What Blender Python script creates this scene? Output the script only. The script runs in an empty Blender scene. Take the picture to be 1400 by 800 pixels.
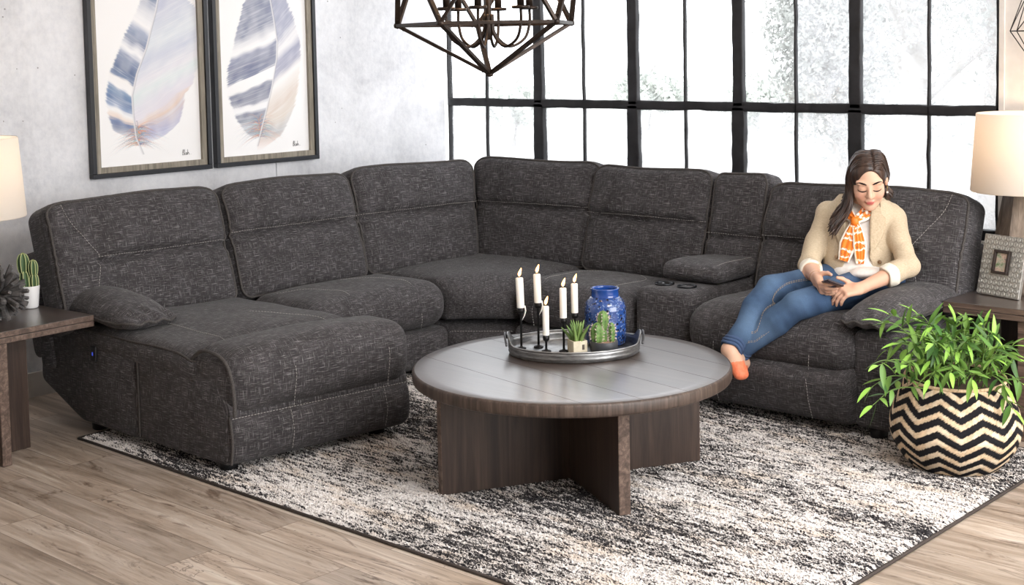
import bpy, bmesh, math, random
import numpy as np
from mathutils import Vector, Matrix
random.seed(7); RNG = np.random.default_rng(7)
SC = bpy.context.scene
COL = SC.collection
PI = math.pi

# ---------------------------------------------------------------- objects
def tag(o, label=None, cat=None, group=None, kind=None):
    if label: o['label'] = label
    if cat: o['category'] = cat
    if group: o['group'] = group
    if kind: o['kind'] = kind
    return o

ORG = {}
def thing(name, loc, label, cat, group=None):
    o = bpy.data.objects.new(name, None); COL.objects.link(o)
    o.location = loc; o.empty_display_size = .05
    ORG[o.name] = np.array(loc, float)
    return tag(o, label, cat, group)

def org(parent):
    return ORG.get(parent.name, np.zeros(3)) if parent is not None else np.zeros(3)

def mk(name, V, F, mat, parent=None, uv=None, smooth=True, col=None, origin=None, mats=None, fmat=None):
    """V in world metres, F list of faces (or (n,k) array)."""
    V = np.asarray(V, float)
    if parent is not None:
        o3 = org(parent)
    else:
        o3 = np.array(origin if origin is not None else ((V[:, 0].min()+V[:, 0].max())/2, (V[:, 1].min()+V[:, 1].max())/2, V[:, 2].min()))
    me = bpy.data.meshes.new(name)
    me.from_pydata((V-o3).tolist(), [], [list(map(int, f)) for f in F])
    if uv is not None:
        l = me.uv_layers.new(name='UVMap')
        l.data.foreach_set('uv', np.asarray(uv, float).ravel())
    if col is not None:
        a = me.color_attributes.new('tint', 'FLOAT_COLOR', 'POINT')
        c = np.ones((len(V), 4)); c[:, :3] = col
        a.data.foreach_set('color', c.ravel())
    for m in (mats or [mat]): me.materials.append(m)
    if fmat is not None: me.polygons.foreach_set('material_index', np.asarray(fmat, int))
    if smooth: me.polygons.foreach_set('use_smooth', [True]*len(me.polygons))
    me.update()
    o = bpy.data.objects.new(name, me); COL.objects.link(o)
    if parent is not None:
        o.parent = parent; ORG[o.name] = o3
    else:
        o.location = o3; ORG[o.name] = o3
    return o

class MB:
    """collects shapes into one mesh"""
    def __init__(s): s.V = []; s.F = []; s.n = 0; s.UV = []; s.M = []
    def add(s, V, F, m=0):
        V = np.asarray(V, float).reshape(-1, 3)
        s.V.append(V); s.F += [[int(i)+s.n for i in f] for f in F]; s.M += [m]*len(F); s.n += len(V); return s
    def box(s, c, h, R=None, bev=0):
        x, y, z = h
        if bev > 0:
            V, F, _ = rbox(h, bev, 1); V = np.array(V)
        else:
            V = np.array([(-x,-y,-z),(x,-y,-z),(x,y,-z),(-x,y,-z),(-x,-y,z),(x,-y,z),(x,y,z),(-x,y,z)], float)
            F = [(0,3,2,1),(4,5,6,7),(0,1,5,4),(1,2,6,5),(2,3,7,6),(3,0,4,7)]
        if R is not None: V = V @ np.array(R).T
        return s.add(V+np.array(c), F)
    def tube(s, P, r, seg=8, cap=True, closed=False):
        V, F = tube(P, r, seg, cap, closed); return s.add(V, F)
    def lathe(s, prof, c=(0,0,0), seg=32, sq=None):
        V, F = lathe(prof, seg); return s.add(V+np.array(c), F)
    def mesh(s, name, mat, parent=None, smooth=True, **k):
        return mk(name, np.concatenate(s.V), s.F, mat, parent, smooth=smooth, fmat=(s.M if k.get('mats') else None), **k)

def rz(a):
    c, s = math.cos(a), math.sin(a); return np.array([[c,-s,0],[s,c,0],[0,0,1]])
def rx(a):
    c, s = math.cos(a), math.sin(a); return np.array([[1,0,0],[0,c,-s],[0,s,c]])
def ry(a):
    c, s = math.cos(a), math.sin(a); return np.array([[c,0,s],[0,1,0],[-s,0,c]])

def frames(P):
    P = np.asarray(P, float); T = np.gradient(P, axis=0); T /= np.linalg.norm(T, axis=1)[:, None]+1e-12
    a = np.array([0,0,1.]) if abs(T[0][2]) < .9 else np.array([1.,0,0])
    n = a-T[0]*(a@T[0]); n /= np.linalg.norm(n); N = [n]
    for t in T[1:]:
        n = n-t*(n@t); n /= np.linalg.norm(n)+1e-12; N.append(n)
    N = np.array(N); return T, N, np.cross(T, N)

def tube(P, r, seg=8, cap=True, closed=False):
    P = np.asarray(P, float); n = len(P); r = np.broadcast_to(np.asarray(r, float), (n,))
    T, N, B = frames(P)
    if closed:
        T = np.roll(P, -1, 0)-np.roll(P, 1, 0); T /= np.linalg.norm(T, axis=1)[:, None]
        N = N-T*np.sum(N*T, 1)[:, None]; N /= np.linalg.norm(N, axis=1)[:, None]; B = np.cross(T, N)
    a = np.linspace(0, 2*PI, seg, endpoint=False)
    V = (P[:, None]+r[:, None, None]*(np.cos(a)[None, :, None]*N[:, None]+np.sin(a)[None, :, None]*B[:, None])).reshape(-1, 3)
    F = []
    for i in range(n if closed else n-1):
        j = (i+1) % n
        for k in range(seg):
            k2 = (k+1) % seg; F.append((i*seg+k, i*seg+k2, j*seg+k2, j*seg+k))
    if cap and not closed:
        F.append(tuple(range(seg-1, -1, -1))); F.append(tuple((n-1)*seg+k for k in range(seg)))
    return V, F

def lathe(prof, seg=32):
    V = []; F = []; n = len(prof)
    a = np.linspace(0, 2*PI, seg, endpoint=False)
    for r, z in prof: V.append(np.stack([r*np.cos(a), r*np.sin(a), 0*a+z], 1))
    for i in range(n-1):
        for k in range(seg):
            k2 = (k+1) % seg; F.append((i*seg+k, i*seg+k2, (i+1)*seg+k2, (i+1)*seg+k))
    if prof[0][0] > 1e-6: F.append(tuple(range(seg-1, -1, -1)))
    if prof[-1][0] > 1e-6: F.append(tuple((n-1)*seg+k for k in range(seg)))
    return np.concatenate(V), F

def spline(P, n=40):
    """Catmull-Rom through P"""
    P = np.asarray(P, float)
    if len(P) == 2: return P[0]+(P[1]-P[0])*np.linspace(0, 1, n)[:, None]
    Q = np.vstack([2*P[0]-P[1], P, 2*P[-1]-P[-2]]); out = []
    ts = np.linspace(0, len(P)-1-1e-9, n)
    for t in ts:
        i = int(t); f = t-i; a, b, c, d = Q[i:i+4]
        out.append(.5*((2*b)+(-a+c)*f+(2*a-5*b+4*c-d)*f*f+(-a+3*b-3*c+d)*f**3))
    return np.array(out)

def rbox(half, r, nmid=8, nr=3):
    """rounded box, shared verts; returns V, F, UV(loop) in metres by face axis"""
    half = np.array(half, float); r = min(r, half.min()*.999)
    nm = nmid if hasattr(nmid, '__len__') else (nmid,)*3
    ticks = []
    for a in range(3):
        inner = half[a]-r
        th = np.tan(np.linspace(0, PI/4, nr+1))[1:]*r
        t = np.concatenate([-(inner+th)[::-1], np.linspace(-inner, inner, max(nm[a], 1)+1), inner+th])
        ticks.append(t)
    idx = {}; V = []; F = []; UV = []
    def vid(p):
        k = tuple(np.round(p, 6))
        if k not in idx:
            idx[k] = len(V)
            q = np.clip(p, -(half-r), half-r); d = p-q; n = np.linalg.norm(d)
            V.append(q+d/n*r if n > 1e-9 else p)
        return idx[k]
    for ax in range(3):
        u, v = [(1, 2), (0, 2), (0, 1)][ax]
        for sg in (-1, 1):
            tu, tv = ticks[u], ticks[v]
            ids = np.zeros((len(tu), len(tv)), int); 
            for i, x in enumerate(tu):
                for j, y in enumerate(tv):
                    p = np.zeros(3); p[u] = x; p[v] = y; p[ax] = sg*half[ax]; ids[i, j] = vid(p)
            flip = (sg < 0) ^ (ax == 1)
            for i in range(len(tu)-1):
                for j in range(len(tv)-1):
                    f = [(i, j), (i+1, j), (i+1, j+1), (i, j+1)]
                    if flip: f = f[::-1]
                    F.append([ids[a, b] for a, b in f]); UV += [(tu[a]+ax*1.37, tv[b]+sg*.61) for a, b in f]
    return np.array(V), F, UV

def waves(seed, n=7, f0=6, f1=22):
    g = np.random.default_rng(seed); K = g.normal(size=(n, 3)); K /= np.linalg.norm(K, axis=1)[:, None]
    K *= g.uniform(f0, f1, n)[:, None]; ph = g.uniform(0, 6.28, n); A = 1/np.sqrt(n)
    return lambda P: A*np.sin(np.asarray(P)@K.T+ph).sum(1)

def sstep(a, b, x):
    t = np.clip((x-a)/(b-a), 0, 1); return t*t*(3-2*t)

def soft(name, parent, mat, half, r, place, deform=None, n=(16, 6, 12), nr=3, wr=.0, seed=1, kind=None):
    V, F, UV = rbox(half, r, n, nr)
    if deform: V = deform(V.copy())
    V = place(V)
    if wr:
        w = waves(seed); w2 = waves(seed+50); w3 = waves(seed+99)
        V = V+wr*np.stack([w(V), w2(V), w3(V)], 1)
    return mk(name, V, F, mat, parent, uv=UV)

# ---------------------------------------------------------------- materials
class NT:
    def __init__(s, name):
        s.m = bpy.data.materials.new(name); s.m.use_nodes = True
        s.t = s.m.node_tree; s.t.nodes.clear()
        s.out = s.t.nodes.new('ShaderNodeOutputMaterial')
    def n(s, typ, _in=None, **k):
        nd = s.t.nodes.new('ShaderNode'+typ)
        for a, b in k.items(): setattr(nd, a, b)
        for a, b in (_in or {}).items(): s.set(nd, a, b)
        return nd
    def set(s, nd, a, b):
        sock = nd.inputs[a]
        if isinstance(b, bpy.types.Node): b = b.outputs[0]
        if isinstance(b, bpy.types.NodeSocket): s.t.links.new(b, sock)
        else: sock.default_value = b
    def noise(s, vec, scale, detail=3, rough=.55, dist=0):
        return s.n('TexNoise', {'Vector': vec, 'Scale': scale, 'Detail': detail, 'Roughness': rough, 'Distortion': dist})
    def map(s, vec, scale=(1,1,1), rot=(0,0,0), loc=(0,0,0)):
        return s.n('Mapping', {'Vector': vec, 'Scale': scale, 'Rotation': rot, 'Location': loc})
    def ramp(s, fac, stops, interp='LINEAR'):
        nd = s.n('ValToRGB', {'Fac': fac}); cr = nd.color_ramp; cr.interpolation = interp
        while len(cr.elements) > 1: cr.elements.remove(cr.elements[-1])
        for i, (p, c) in enumerate(stops):
            e = cr.elements[0] if i == 0 else cr.elements.new(p)
            e.position = p; e.color = (*c, 1) if hasattr(c, '__len__') else (c, c, c, 1)
        return nd
    def mix(s, fac, a, b, mode='MIX'):
        nd = s.n('Mix', data_type='RGBA', blend_type=mode)
        for sock, v in ((nd.inputs[0], fac), (nd.inputs[6], a), (nd.inputs[7], b)):
            if isinstance(v, bpy.types.Node): v = v.outputs[0]
            if isinstance(v, bpy.types.NodeSocket): s.t.links.new(v, sock)
            elif hasattr(v, '__len__'): sock.default_value = (*v[:3], 1)
            else: sock.default_value = v if sock.type == 'VALUE' else (v, v, v, 1)
        return nd.outputs[2]
    def math(s, op, a, b=0.0, clamp=False):
        nd = s.n('Math', operation=op); nd.use_clamp = clamp
        s.set(nd, 0, a); s.set(nd, 1, b); return nd.outputs[0]
    def coord(s, kind='Object'):
        return s.n('TexCoord').outputs[kind]
    def bump(s, h, st=.3, d=.01):
        return s.n('Bump', {'Height': h, 'Strength': st, 'Distance': d}).outputs[0]
    def bsdf(s, **k):
        b = s.n('BsdfPrincipled')
        for a, v in k.items():
            a = a.replace('_', ' ')
            if isinstance(v, tuple) and len(v) == 3 and 'Color' in a: v = (*v, 1)
            s.set(b, a, v)
        s.t.links.new(b.outputs[0], s.out.inputs[0]); return b

def srgb(r, g, b):
    f = lambda c: (c/255/12.92 if c/255 <= .04045 else ((c/255+.055)/1.055)**2.4)
    return (f(r), f(g), f(b))

def simple(name, c, rough=.5, metal=0, spec=.5, **k):
    t = NT(name); t.bsdf(Base_Color=c, Roughness=rough, Metallic=metal, Specular_IOR_Level=spec, **k); return t.m
def emit(name, c, st):
    t = NT(name); e = t.n('Emission', {'Color': (*c, 1), 'Strength': st}); t.t.links.new(e.outputs[0], t.out.inputs[0]); return t.m
# ---------------------------------------------------------------- material library
def m_fabric():
    t = NT('charcoal_linen_weave'); uv = t.coord('UV')
    base = t.ramp(t.noise(uv, 9, 3), [(.3, srgb(52,49,50)), (.7, srgb(67,64,66))])
    h = t.noise(t.map(uv, (20, 330, 1)), 1, 2, .6); v = t.noise(t.map(uv, (330, 22, 1), loc=(3.1, 7.7, 0)), 1, 2, .6)
    hm = t.ramp(h, [(.56, 0.), (.72, 1.)]); vm = t.ramp(v, [(.58, 0.), (.74, 1.)])
    hd = t.ramp(h, [(.30, 1.), (.44, 0.)]); vd = t.ramp(v, [(.30, 1.), (.42, 0.)])
    c = t.mix(t.math('MULTIPLY', hm.outputs[0], .75), base.outputs[0], srgb(150,147,148))
    c = t.mix(t.math('MULTIPLY', vm.outputs[0], .68), c, srgb(150,147,148))
    c = t.mix(t.math('MULTIPLY', hd.outputs[0], .6), c, srgb(26,25,27))
    c = t.mix(t.math('MULTIPLY', vd.outputs[0], .5), c, srgb(26,25,27))
    g = t.noise(t.map(uv, (520, 520, 1)), 1, 2, .6)
    c = t.mix(.35, c, g.outputs['Color'], 'OVERLAY')
    hh = t.math('ADD', h.outputs[0], v.outputs[0])
    t.bsdf(Base_Color=c, Roughness=.85, Sheen_Weight=.08, Sheen_Roughness=.5, Specular_IOR_Level=.25, Normal=t.bump(hh, .35, .004)); return t.m

def m_wood(name, c0, c1, c2, rough=.4, axis='X', scale=1., coat=0.):
    t = NT(name); p = t.coord('Object')
    s = {'X': (1.2, 22, 22), 'Y': (22, 1.2, 22), 'Z': (22, 22, 1.2)}[axis]
    a = t.noise(t.map(p, tuple(q*scale for q in s)), 1, 5, .65, .6)
    b = t.noise(t.map(p, tuple(q*scale*5 for q in s)), 1, 3, .6)
    col = t.ramp(a, [(.28, c0), (.5, c1), (.75, c2)]).outputs[0]
    col = t.mix(.3, col, t.ramp(b, [(.3, .2), (.7, .8)]).outputs[0], 'OVERLAY')
    t.bsdf(Base_Color=col, Roughness=rough, Specular_IOR_Level=.5, Coat_Weight=coat, Coat_Roughness=.3, Normal=t.bump(b, .12, .002)); return t.m

def m_floor():
    t = NT('oak_plank_floor'); p = t.coord('Object')
    br = t.n('TexBrick', {'Vector': p, 'Color1': (0,0,0,1), 'Color2': (1,1,1,1), 'Mortar': (.5,.5,.5,1), 'Scale': 1., 'Mortar Size': .0016, 'Mortar Smooth': .2, 'Bias': 0., 'Brick Width': 1.25, 'Row Height': .19})
    br.offset = .37; br.offset_frequency = 2
    off = t.n('VectorMath', {0: br.outputs['Color'], 1: (7.3, 3.1, 0)}, operation='MULTIPLY')
    q = t.n('VectorMath', {0: p, 1: off.outputs[0]}, operation='ADD').outputs[0]
    g = t.noise(t.map(q, (1.1, 13, 1)), 1, 6, .62, 1.1); g2 = t.noise(t.map(q, (5, 90, 1)), 1, 4, .6)
    kn = t.noise(t.map(q, (1.6, 7, 1)), 1, 5, .7, 2.2)
    col = t.ramp(g, [(.25, srgb(124,107,92)), (.48, srgb(176,159,143)), (.72, srgb(210,197,184))]).outputs[0]
    pl = t.ramp(br.outputs['Color'], [(0, .38), (1, .62)]).outputs[0]
    col = t.mix(.8, col, pl, 'OVERLAY')
    col = t.mix(.3, col, g2.outputs[0], 'OVERLAY')
    km = t.ramp(kn, [(.57, 0.), (.68, .8)]).outputs[0]; cr = t.noise(t.map(q, (1.3, 9, 1), loc=(5, 1, 0)), 1, 4, .6, 1.4); ck = t.ramp(t.math('ABSOLUTE', t.math('SUBTRACT', cr.outputs[0], .5)), [(.002, .6), (.010, 0.)]).outputs[0]; cm = t.ramp(t.noise(t.map(q, (.9, 4, 1)), 1, 2), [(.5, 0.), (.62, 1.)]).outputs[0]; ck = t.math('MULTIPLY', ck, cm)
    col = t.mix(km, col, srgb(96,76,62)); col = t.mix(ck, col, srgb(62,50,44))
    col = t.mix(t.math('MULTIPLY', br.outputs['Fac'], .7), col, srgb(92,76,62))
    t.bsdf(Base_Color=col, Roughness=t.ramp(g2, [(.3, .27), (.7, .4)]).outputs[0], Specular_IOR_Level=.5, Normal=t.bump(t.math('SUBTRACT', g2.outputs[0], br.outputs['Fac']), .12, .003)); return t.m

def m_concrete(name='pale_concrete', lo=(206,207,211), hi=(232,233,237)):
    t = NT(name); p = t.coord('Object')
    a = t.noise(p, 2.2, 6, .65, .4); b = t.noise(p, 26, 5, .7); c = t.noise(t.map(p, (1, 40, 3)), 1.5, 3, .6)
    col = t.ramp(a, [(.3, srgb(*lo)), (.62, srgb(*hi))]).outputs[0]
    col = t.mix(.5, col, t.ramp(b, [(.28, .26), (.60, .60)]).outputs[0], 'OVERLAY')
    col = t.mix(.12, col, c.outputs[0], 'OVERLAY')
    v = t.n('TexVoronoi', {'Vector': p, 'Scale': 17.}); sp = t.math('LESS_THAN', v.outputs['Distance'], .075)
    sel = t.math('GREATER_THAN', t.noise(p, 5, 2).outputs[0], .56)
    col = t.mix(t.math('MULTIPLY', t.math('MULTIPLY', sp, sel), .6), col, srgb(96,94,94))
    t.bsdf(Base_Color=col, Roughness=.85, Specular_IOR_Level=.2, Normal=t.bump(b, .35, .006)); return t.m

def m_rug():
    t = NT('heathered_rug_pile'); p = t.coord('Object')
    big = t.noise(t.map(p, (.9, 2.6, 1)), 1, 3, .55, .4)
    st = t.noise(t.map(p, (11, 70, 6)), 1, 4, .65, .5); fine = t.noise(t.map(p, (75, 230, 60)), 1, 3, .65)
    s = t.math('ADD', t.math('MULTIPLY', big.outputs[0], .30), t.math('ADD', t.math('MULTIPLY', st.outputs[0], .50), t.math('MULTIPLY', fine.outputs[0], .46)))
    dark = t.ramp(s, [(.615, 0.), (.645, 1.)]).outputs[0]
    tan = t.ramp(t.noise(t.map(p, (3, 11, 1), loc=(4, 2, 0)), 1, 3, .6), [(.5, 0.), (.68, .55)]).outputs[0]
    base = t.ramp(fine, [(.3, srgb(198,190,184)), (.65, srgb(246,242,240))]).outputs[0]
    col = t.mix(tan, base, srgb(206,186,164)); col = t.mix(dark, col, srgb(38,35,38))
    t.bsdf(Base_Color=col, Roughness=.95, Specular_IOR_Level=.1, Sheen_Weight=.2, Normal=t.bump(fine, .5, .006)); return t.m

def m_pane(name, haze=.16, sc=7.):
    t = NT(name); p = t.coord('Object')
    a = t.noise(p, sc, 6, .7, .5); b = t.noise(p, sc*6, 4, .7)
    f = t.math('MULTIPLY', t.ramp(a, [(.3, .25), (.7, 1.)]).outputs[0], haze*1.2)  # translucent mottling stands in for overexposed haze beyond the glass
    f = t.math('MULTIPLY', f, t.ramp(b, [(.3, .5), (.7, 1.)]).outputs[0])
    tr = t.n('BsdfTransparent', {'Color': (.97, .975, .98, 1)}); gl = t.n('BsdfGlossy', {'Roughness': .05, 'Color': (1, 1, 1, 1)})
    tl = t.n('BsdfTranslucent', {'Color': (.55, .55, .56, 1)})
    m1 = t.n('MixShader', {0: .06, 1: tr, 2: gl}); m2 = t.n('MixShader', {0: f, 1: m1, 2: tl})
    t.t.links.new(m2.outputs[0], t.out.inputs[0]); return t.m

def m_tint(name, rough=.5, spec=.3, sss=0., bump=0., noise_amt=0., **k):
    t = NT(name); a = t.n('VertexColor', layer_name='tint'); c = a.outputs[0]
    if noise_amt:
        c = t.mix(noise_amt, c, t.noise(t.coord('Object'), 160, 3, .6).outputs[0], 'OVERLAY')
    kw = dict(Base_Color=c, Roughness=rough, Specular_IOR_Level=spec, **k)
    if sss: kw.update(Subsurface_Weight=sss, Subsurface_Radius=(.012, .005, .003), Subsurface_Scale=.5)
    t.bsdf(**kw); return t.m

def m_noise(name, c0, c1, scale=20, rough=.6, metal=0., stretch=(1,1,1), bump=.2, spec=.4, detail=4, **k):
    t = NT(name); p = t.map(t.coord('Object'), stretch); a = t.noise(p, scale, detail, .6)
    t.bsdf(Base_Color=t.ramp(a, [(.3, c0), (.7, c1)]).outputs[0], Roughness=rough, Metallic=metal, Specular_IOR_Level=spec, Normal=t.bump(a, bump, .003), **k); return t.m

FAB = m_fabric()
PIPE = m_noise('charcoal_piping', srgb(58,55,54), srgb(92,88,86), 260, .85, spec=.2)
THREAD = simple('grey_stitch_thread', srgb(168,164,160), .8, spec=.2)
BLACK = simple('black_plastic', srgb(20,20,22), .5)
FLOOR = m_floor(); CONC = m_concrete(); RUG = m_rug()
RUGB = simple('rug_binding', srgb(62,54,50), .9)
PLASTER = m_noise('white_plaster', srgb(200,194,189), srgb(214,209,204), 8, .85, bump=.15)
CEIL = simple('ceiling_paint', srgb(235,234,232), .9)
STEEL = m_noise('black_window_steel', srgb(24,24,26), srgb(46,45,48), 14, .55, .0, bump=.3)
WALNUT = m_wood('dark_walnut', srgb(44,34,31), srgb(68,56,50), srgb(88,75,68), .36, 'X', 1., 1.)
WALNUTZ = m_wood('dark_walnut_upright', srgb(38,28,23), srgb(60,46,39), srgb(82,66,56), .42, 'Z')
WALEDGE = m_wood('rough_sawn_edge', srgb(52,40,33), srgb(92,74,64), srgb(132,112,98), .6, 'X', 2.2)
WALRIM = m_wood('rough_sawn_rim', srgb(44,34,29), srgb(70,57,50), srgb(100,86,76), .5, 'Z', 2.2)
GALV = m_noise('galvanised_metal', srgb(110,110,110), srgb(170,170,170), 22, .38, .85, (1,1,5))
IRON = m_noise('black_iron', srgb(16,16,17), srgb(34,33,34), 40, .45, .4)
BRONZE = m_noise('dark_bronze', srgb(34,28,25), srgb(58,47,40), 45, .42, .6)
WAX = simple('white_wax', srgb(246,243,236), .45, Subsurface_Weight=.3, Subsurface_Radius=(.01,.008,.005), Subsurface_Scale=.4)
FLAME = emit('candle_flame', (1., .52, .16), 9.)
BULB = emit('lamp_bulb_glow', (1., .62, .3), 14.)
WHITEC = simple('white_ceramic', srgb(240,240,240), .25)
SHADE = None
# ---------------------------------------------------------------- camera
CAMP = np.array([3.3534, -3.9260, 1.6635])
CF, CU0, CV0 = 1866.7525, 727.619, 200.1525
def cam_basis(pitch=4.1233, roll=-1.0532, yaw=-42.0096):
    pi, ro, ya = np.radians([pitch, roll, yaw])
    w = np.array([np.sin(ya)*np.cos(pi), np.cos(ya)*np.cos(pi), -np.sin(pi)])
    r = np.array([np.cos(ya), -np.sin(ya), 0]); u = np.cross(r, w)
    return np.cos(ro)*r+np.sin(ro)*u, -np.sin(ro)*r+np.cos(ro)*u, w
CR, CUP, CW = cam_basis()
def ray(x, y): return CW*CF+CR*(x-CU0)-CUP*(y-CV0)
def atz(x, y, z): d = ray(x, y); return CAMP+d*((z-CAMP[2])/d[2])
def aty(x, y, Y): d = ray(x, y); return CAMP+d*((Y-CAMP[1])/d[1])
def atx(x, y, X): d = ray(x, y); return CAMP+d*((X-CAMP[0])/d[0])
def atd(x, y, D): return CAMP+ray(x, y)/CF*D
def pix(P):
    d = np.asarray(P, float)-CAMP; z = d@CW
    return np.stack([CU0+CF*(d@CR)/z, CV0-CF*(d@CUP)/z], -1)
cd = bpy.data.cameras.new('camera'); cam = bpy.data.objects.new('camera', cd); COL.objects.link(cam)
cd.sensor_width = 36; cd.lens = CF/1400*36; cd.shift_x = (700-CU0)/1400; cd.shift_y = (CV0-400)/1400; cd.clip_end = 300
M = Matrix.Identity(4)
for i in range(3):
    M[i][0], M[i][1], M[i][2], M[i][3] = CR[i], CUP[i], -CW[i], CAMP[i]
cam.matrix_world = M
SC.camera = cam

# ---------------------------------------------------------------- room shell
XL, YW, ZC = -2.91, 2.20, 3.0
def plain(name, c, h, mat, bev=0):
    o = MB().box(c, h, bev=bev).mesh(name, mat, smooth=False); return tag(o, kind='structure')
tag(mk('floor', [(-3.2,-6,0),(6,-6,0),(6,2.6,0),(-3.2,2.6,0),(-3.2,-6,-.1),(6,-6,-.1),(6,2.6,-.1),(-3.2,2.6,-.1)],
   [(0,1,2,3),(7,6,5,4),(0,4,5,1),(1,5,6,2),(2,6,7,3),(3,7,4,0)], FLOOR, smooth=False, origin=(0,0,0)), kind='structure')
# left wall: cast panels with fine dark joints between
lw = MB(); ys = [-6, -2.45, .85, 2.2]
for a, b in zip(ys[:-1], ys[1:]):
    for z0, z1 in ((0, 2.40), (2.40, 3.0)):
        lw.box((XL-.1, (a+b)/2, (z0+z1)/2), (.1, (b-a)/2-.0025, (z1-z0)/2-.002))
lw.box((XL-.12, -1.9, 1.5), (.1, 4.1, 1.5))
tag(lw.mesh('wall_left', CONC, smooth=False), kind='structure')
# window wall: sill wall, head, right pier
WX0, WX1, ZS, ZT = XL, aty(1369.5, 100, YW+.02)[0], .72, 2.86
rw = MB(); rw.box(((WX0+6)/2, YW+.1, ZS/2), ((6-WX0)/2, .1, ZS/2)); rw.box(((WX0+6)/2, YW+.1, (ZT+3.0)/2), ((6-WX0)/2, .1, (3.0-ZT)/2))
for a, b in ((WX1, .895), (.90, 2.19), (2.195, 6)):
    rw.box(((a+b)/2, YW+.1, (ZS+ZT)/2), ((b-a)/2, .1, (ZT-ZS)/2))
rw.box((3.45, YW+.12, 1.5), (2.55, .09, 1.5))
tag(rw.mesh('wall_back', PLASTER, smooth=False), kind='structure')
wr = MB()
for c, h in (((5.65, -1.7, .35), (.05, 3.95, .35)), ((5.65, -1.7, 2.93), (.05, 3.95, .07)), ((5.65, -4.05, 1.78), (.05, 1.6, 1.08)), ((5.65, 2.1, 1.78), (.05, .15, 1.08))): wr.box(c, h)
tag(wr.mesh('wall_right', PLASTER, smooth=False), kind='structure')
plain('wall_front', (1.4, -5.65, 1.5), (4.6, .05, 1.5), PLASTER)
plain('ceiling', (1.4, -1.7, ZC+.05), (4.6, 4.3, .05), CEIL)
plain('baseboard_left', (XL+.008, -1.9, .06), (.008, 4.1, .06), PLASTER)
plain('baseboard_back', (1.5, YW-.008, .06), (4.4, .008, .06), PLASTER)

# ---------------------------------------------------------------- window
win = bpy.data.objects.new('window_1', None); COL.objects.link(win); win.location = (0, YW, 0); ORG['window_1'] = np.array([0, YW, 0]); tag(win, kind='structure')
thick = [atx_ for atx_ in ()]
TM = [aty(px, 138, YW+.02)[0] for px in (735, 864, 1008, 1168)]; TN = [aty(px, 138, YW+.02)[0] for px in (664.5, 797, 936, 1087, 1269)]
ZB0 = aty(700, 146.5, YW)[2]; ZB1 = aty(700, 135.3, YW)[2]
def member(name, x0, x1, z0, z1, dep, seed):
    V, F, UV = rbox(((x1-x0)/2, dep/2, (z1-z0)/2), .005, (4, 1, 24) if z1-z0 > x1-x0 else (60, 1, 3), 1)
    w = waves(seed, 9, 20, 90); V = V+np.array([(x0+x1)/2, YW+.02+dep/2, (z0+z1)/2]); k = .0022*w(V)
    V[:, 0] += k*(z1-z0 > x1-x0); V[:, 2] += k*(z1-z0 < x1-x0)
    return mk(name, V, F, STEEL, win, smooth=True)
zs_ = [(ZS, ZB0), (ZB1, ZT-.05)]
for i, x in enumerate(TM):
    member('mullion', x-.040, x+.040, ZS+.05, (ZB0+ZB1)/2, .04, i); member('mullion', x-.033, x+.033, (ZB0+ZB1)/2, ZT-.05, .036, i+40)
for i, x in enumerate(TN): member('glazing_bar', x-.0075, x+.0075, ZS+.05, ZT-.05, .022, i+10)
member('transom', WX0+.002, WX1, ZB0, ZB1, .042, 21); member('transom', WX0+.002, WX1, 2.22, 2.28, .042, 23)
member('sill_rail', WX0+.002, WX1, ZS, ZS+.05, .05, 24); member('head_rail', WX0+.002, WX1, ZT-.05, ZT, .05, 25)
member('jamb', WX1-.028, WX1, ZS+.05, ZT-.05, .045, 26)
member('jamb', WX0+.002, WX0+.012, ZS+.05, ZT-.05, .045, 27)
xs = sorted([WX0+.012, WX1-.028]+TM+TN)
PCL = m_pane('clear_window_pane', .06); PHZ = m_pane('hazed_window_pane', .5, 9.)  # right and low panes carry the bright outdoor haze in their shader
for i, (a, b) in enumerate(zip(xs[:-1], xs[1:])):
    for z0, z1 in ((ZS+.05, ZB0), (ZB1, 2.22), (2.28, ZT-.05)):
        mk('pane', [(a, YW+.05, z0), (b, YW+.05, z0), (b, YW+.05, z1), (a, YW+.05, z1), (a, YW+.054, z0), (b, YW+.054, z0), (b, YW+.054, z1), (a, YW+.054, z1)],
           [(0,1,2,3),(7,6,5,4),(0,4,5,1),(1,5,6,2),(2,6,7,3),(3,7,4,0)], PHZ if (i >= 7 or z0 < .9) else PCL, win, smooth=False)
# trim post between window jamb and plaster
plain('trim_1', (WX1+.012, YW-.006, (ZS+ZT)/2), (.012, .006, (ZT-ZS)/2), PLASTER)

# ---------------------------------------------------------------- rug
RX0, RX1, RY0, RY1 = -2.03, 1.335, -.915, 1.42
nx, ny = 720, 500
gx, gy = np.meshgrid(np.linspace(RX0, RX1, nx), np.linspace(RY0, RY1, ny), indexing='ij')
edge = np.minimum.reduce([gx-RX0, RX1-gx, gy-RY0, RY1-gy]); hgt = .010*np.clip(edge/.02, 0.1, 1)**.6
gz = .004+hgt+RNG.normal(0, .0026, gx.shape)*np.clip(edge/.015, 0, 1); gz = np.clip(gz, .003, .024)
gx2 = gx+RNG.normal(0, .0017, gx.shape); gy2 = gy+RNG.normal(0, .0017, gx.shape)
ids = np.arange(nx*ny).reshape(nx, ny)
F = np.stack([ids[:-1, :-1], ids[1:, :-1], ids[1:, 1:], ids[:-1, 1:]], -1).reshape(-1, 4)
rug = thing('area_rug', (0, 0, 0), 'shaggy cream and black heathered area rug under the coffee table', 'rug')
mk('pile', np.stack([gx2, gy2, gz], -1).reshape(-1, 3), F, RUG, rug, smooth=False)
e = .009
mk_b = MB()
for c, h in (((0, 0, 0), 0),): pass
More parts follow.
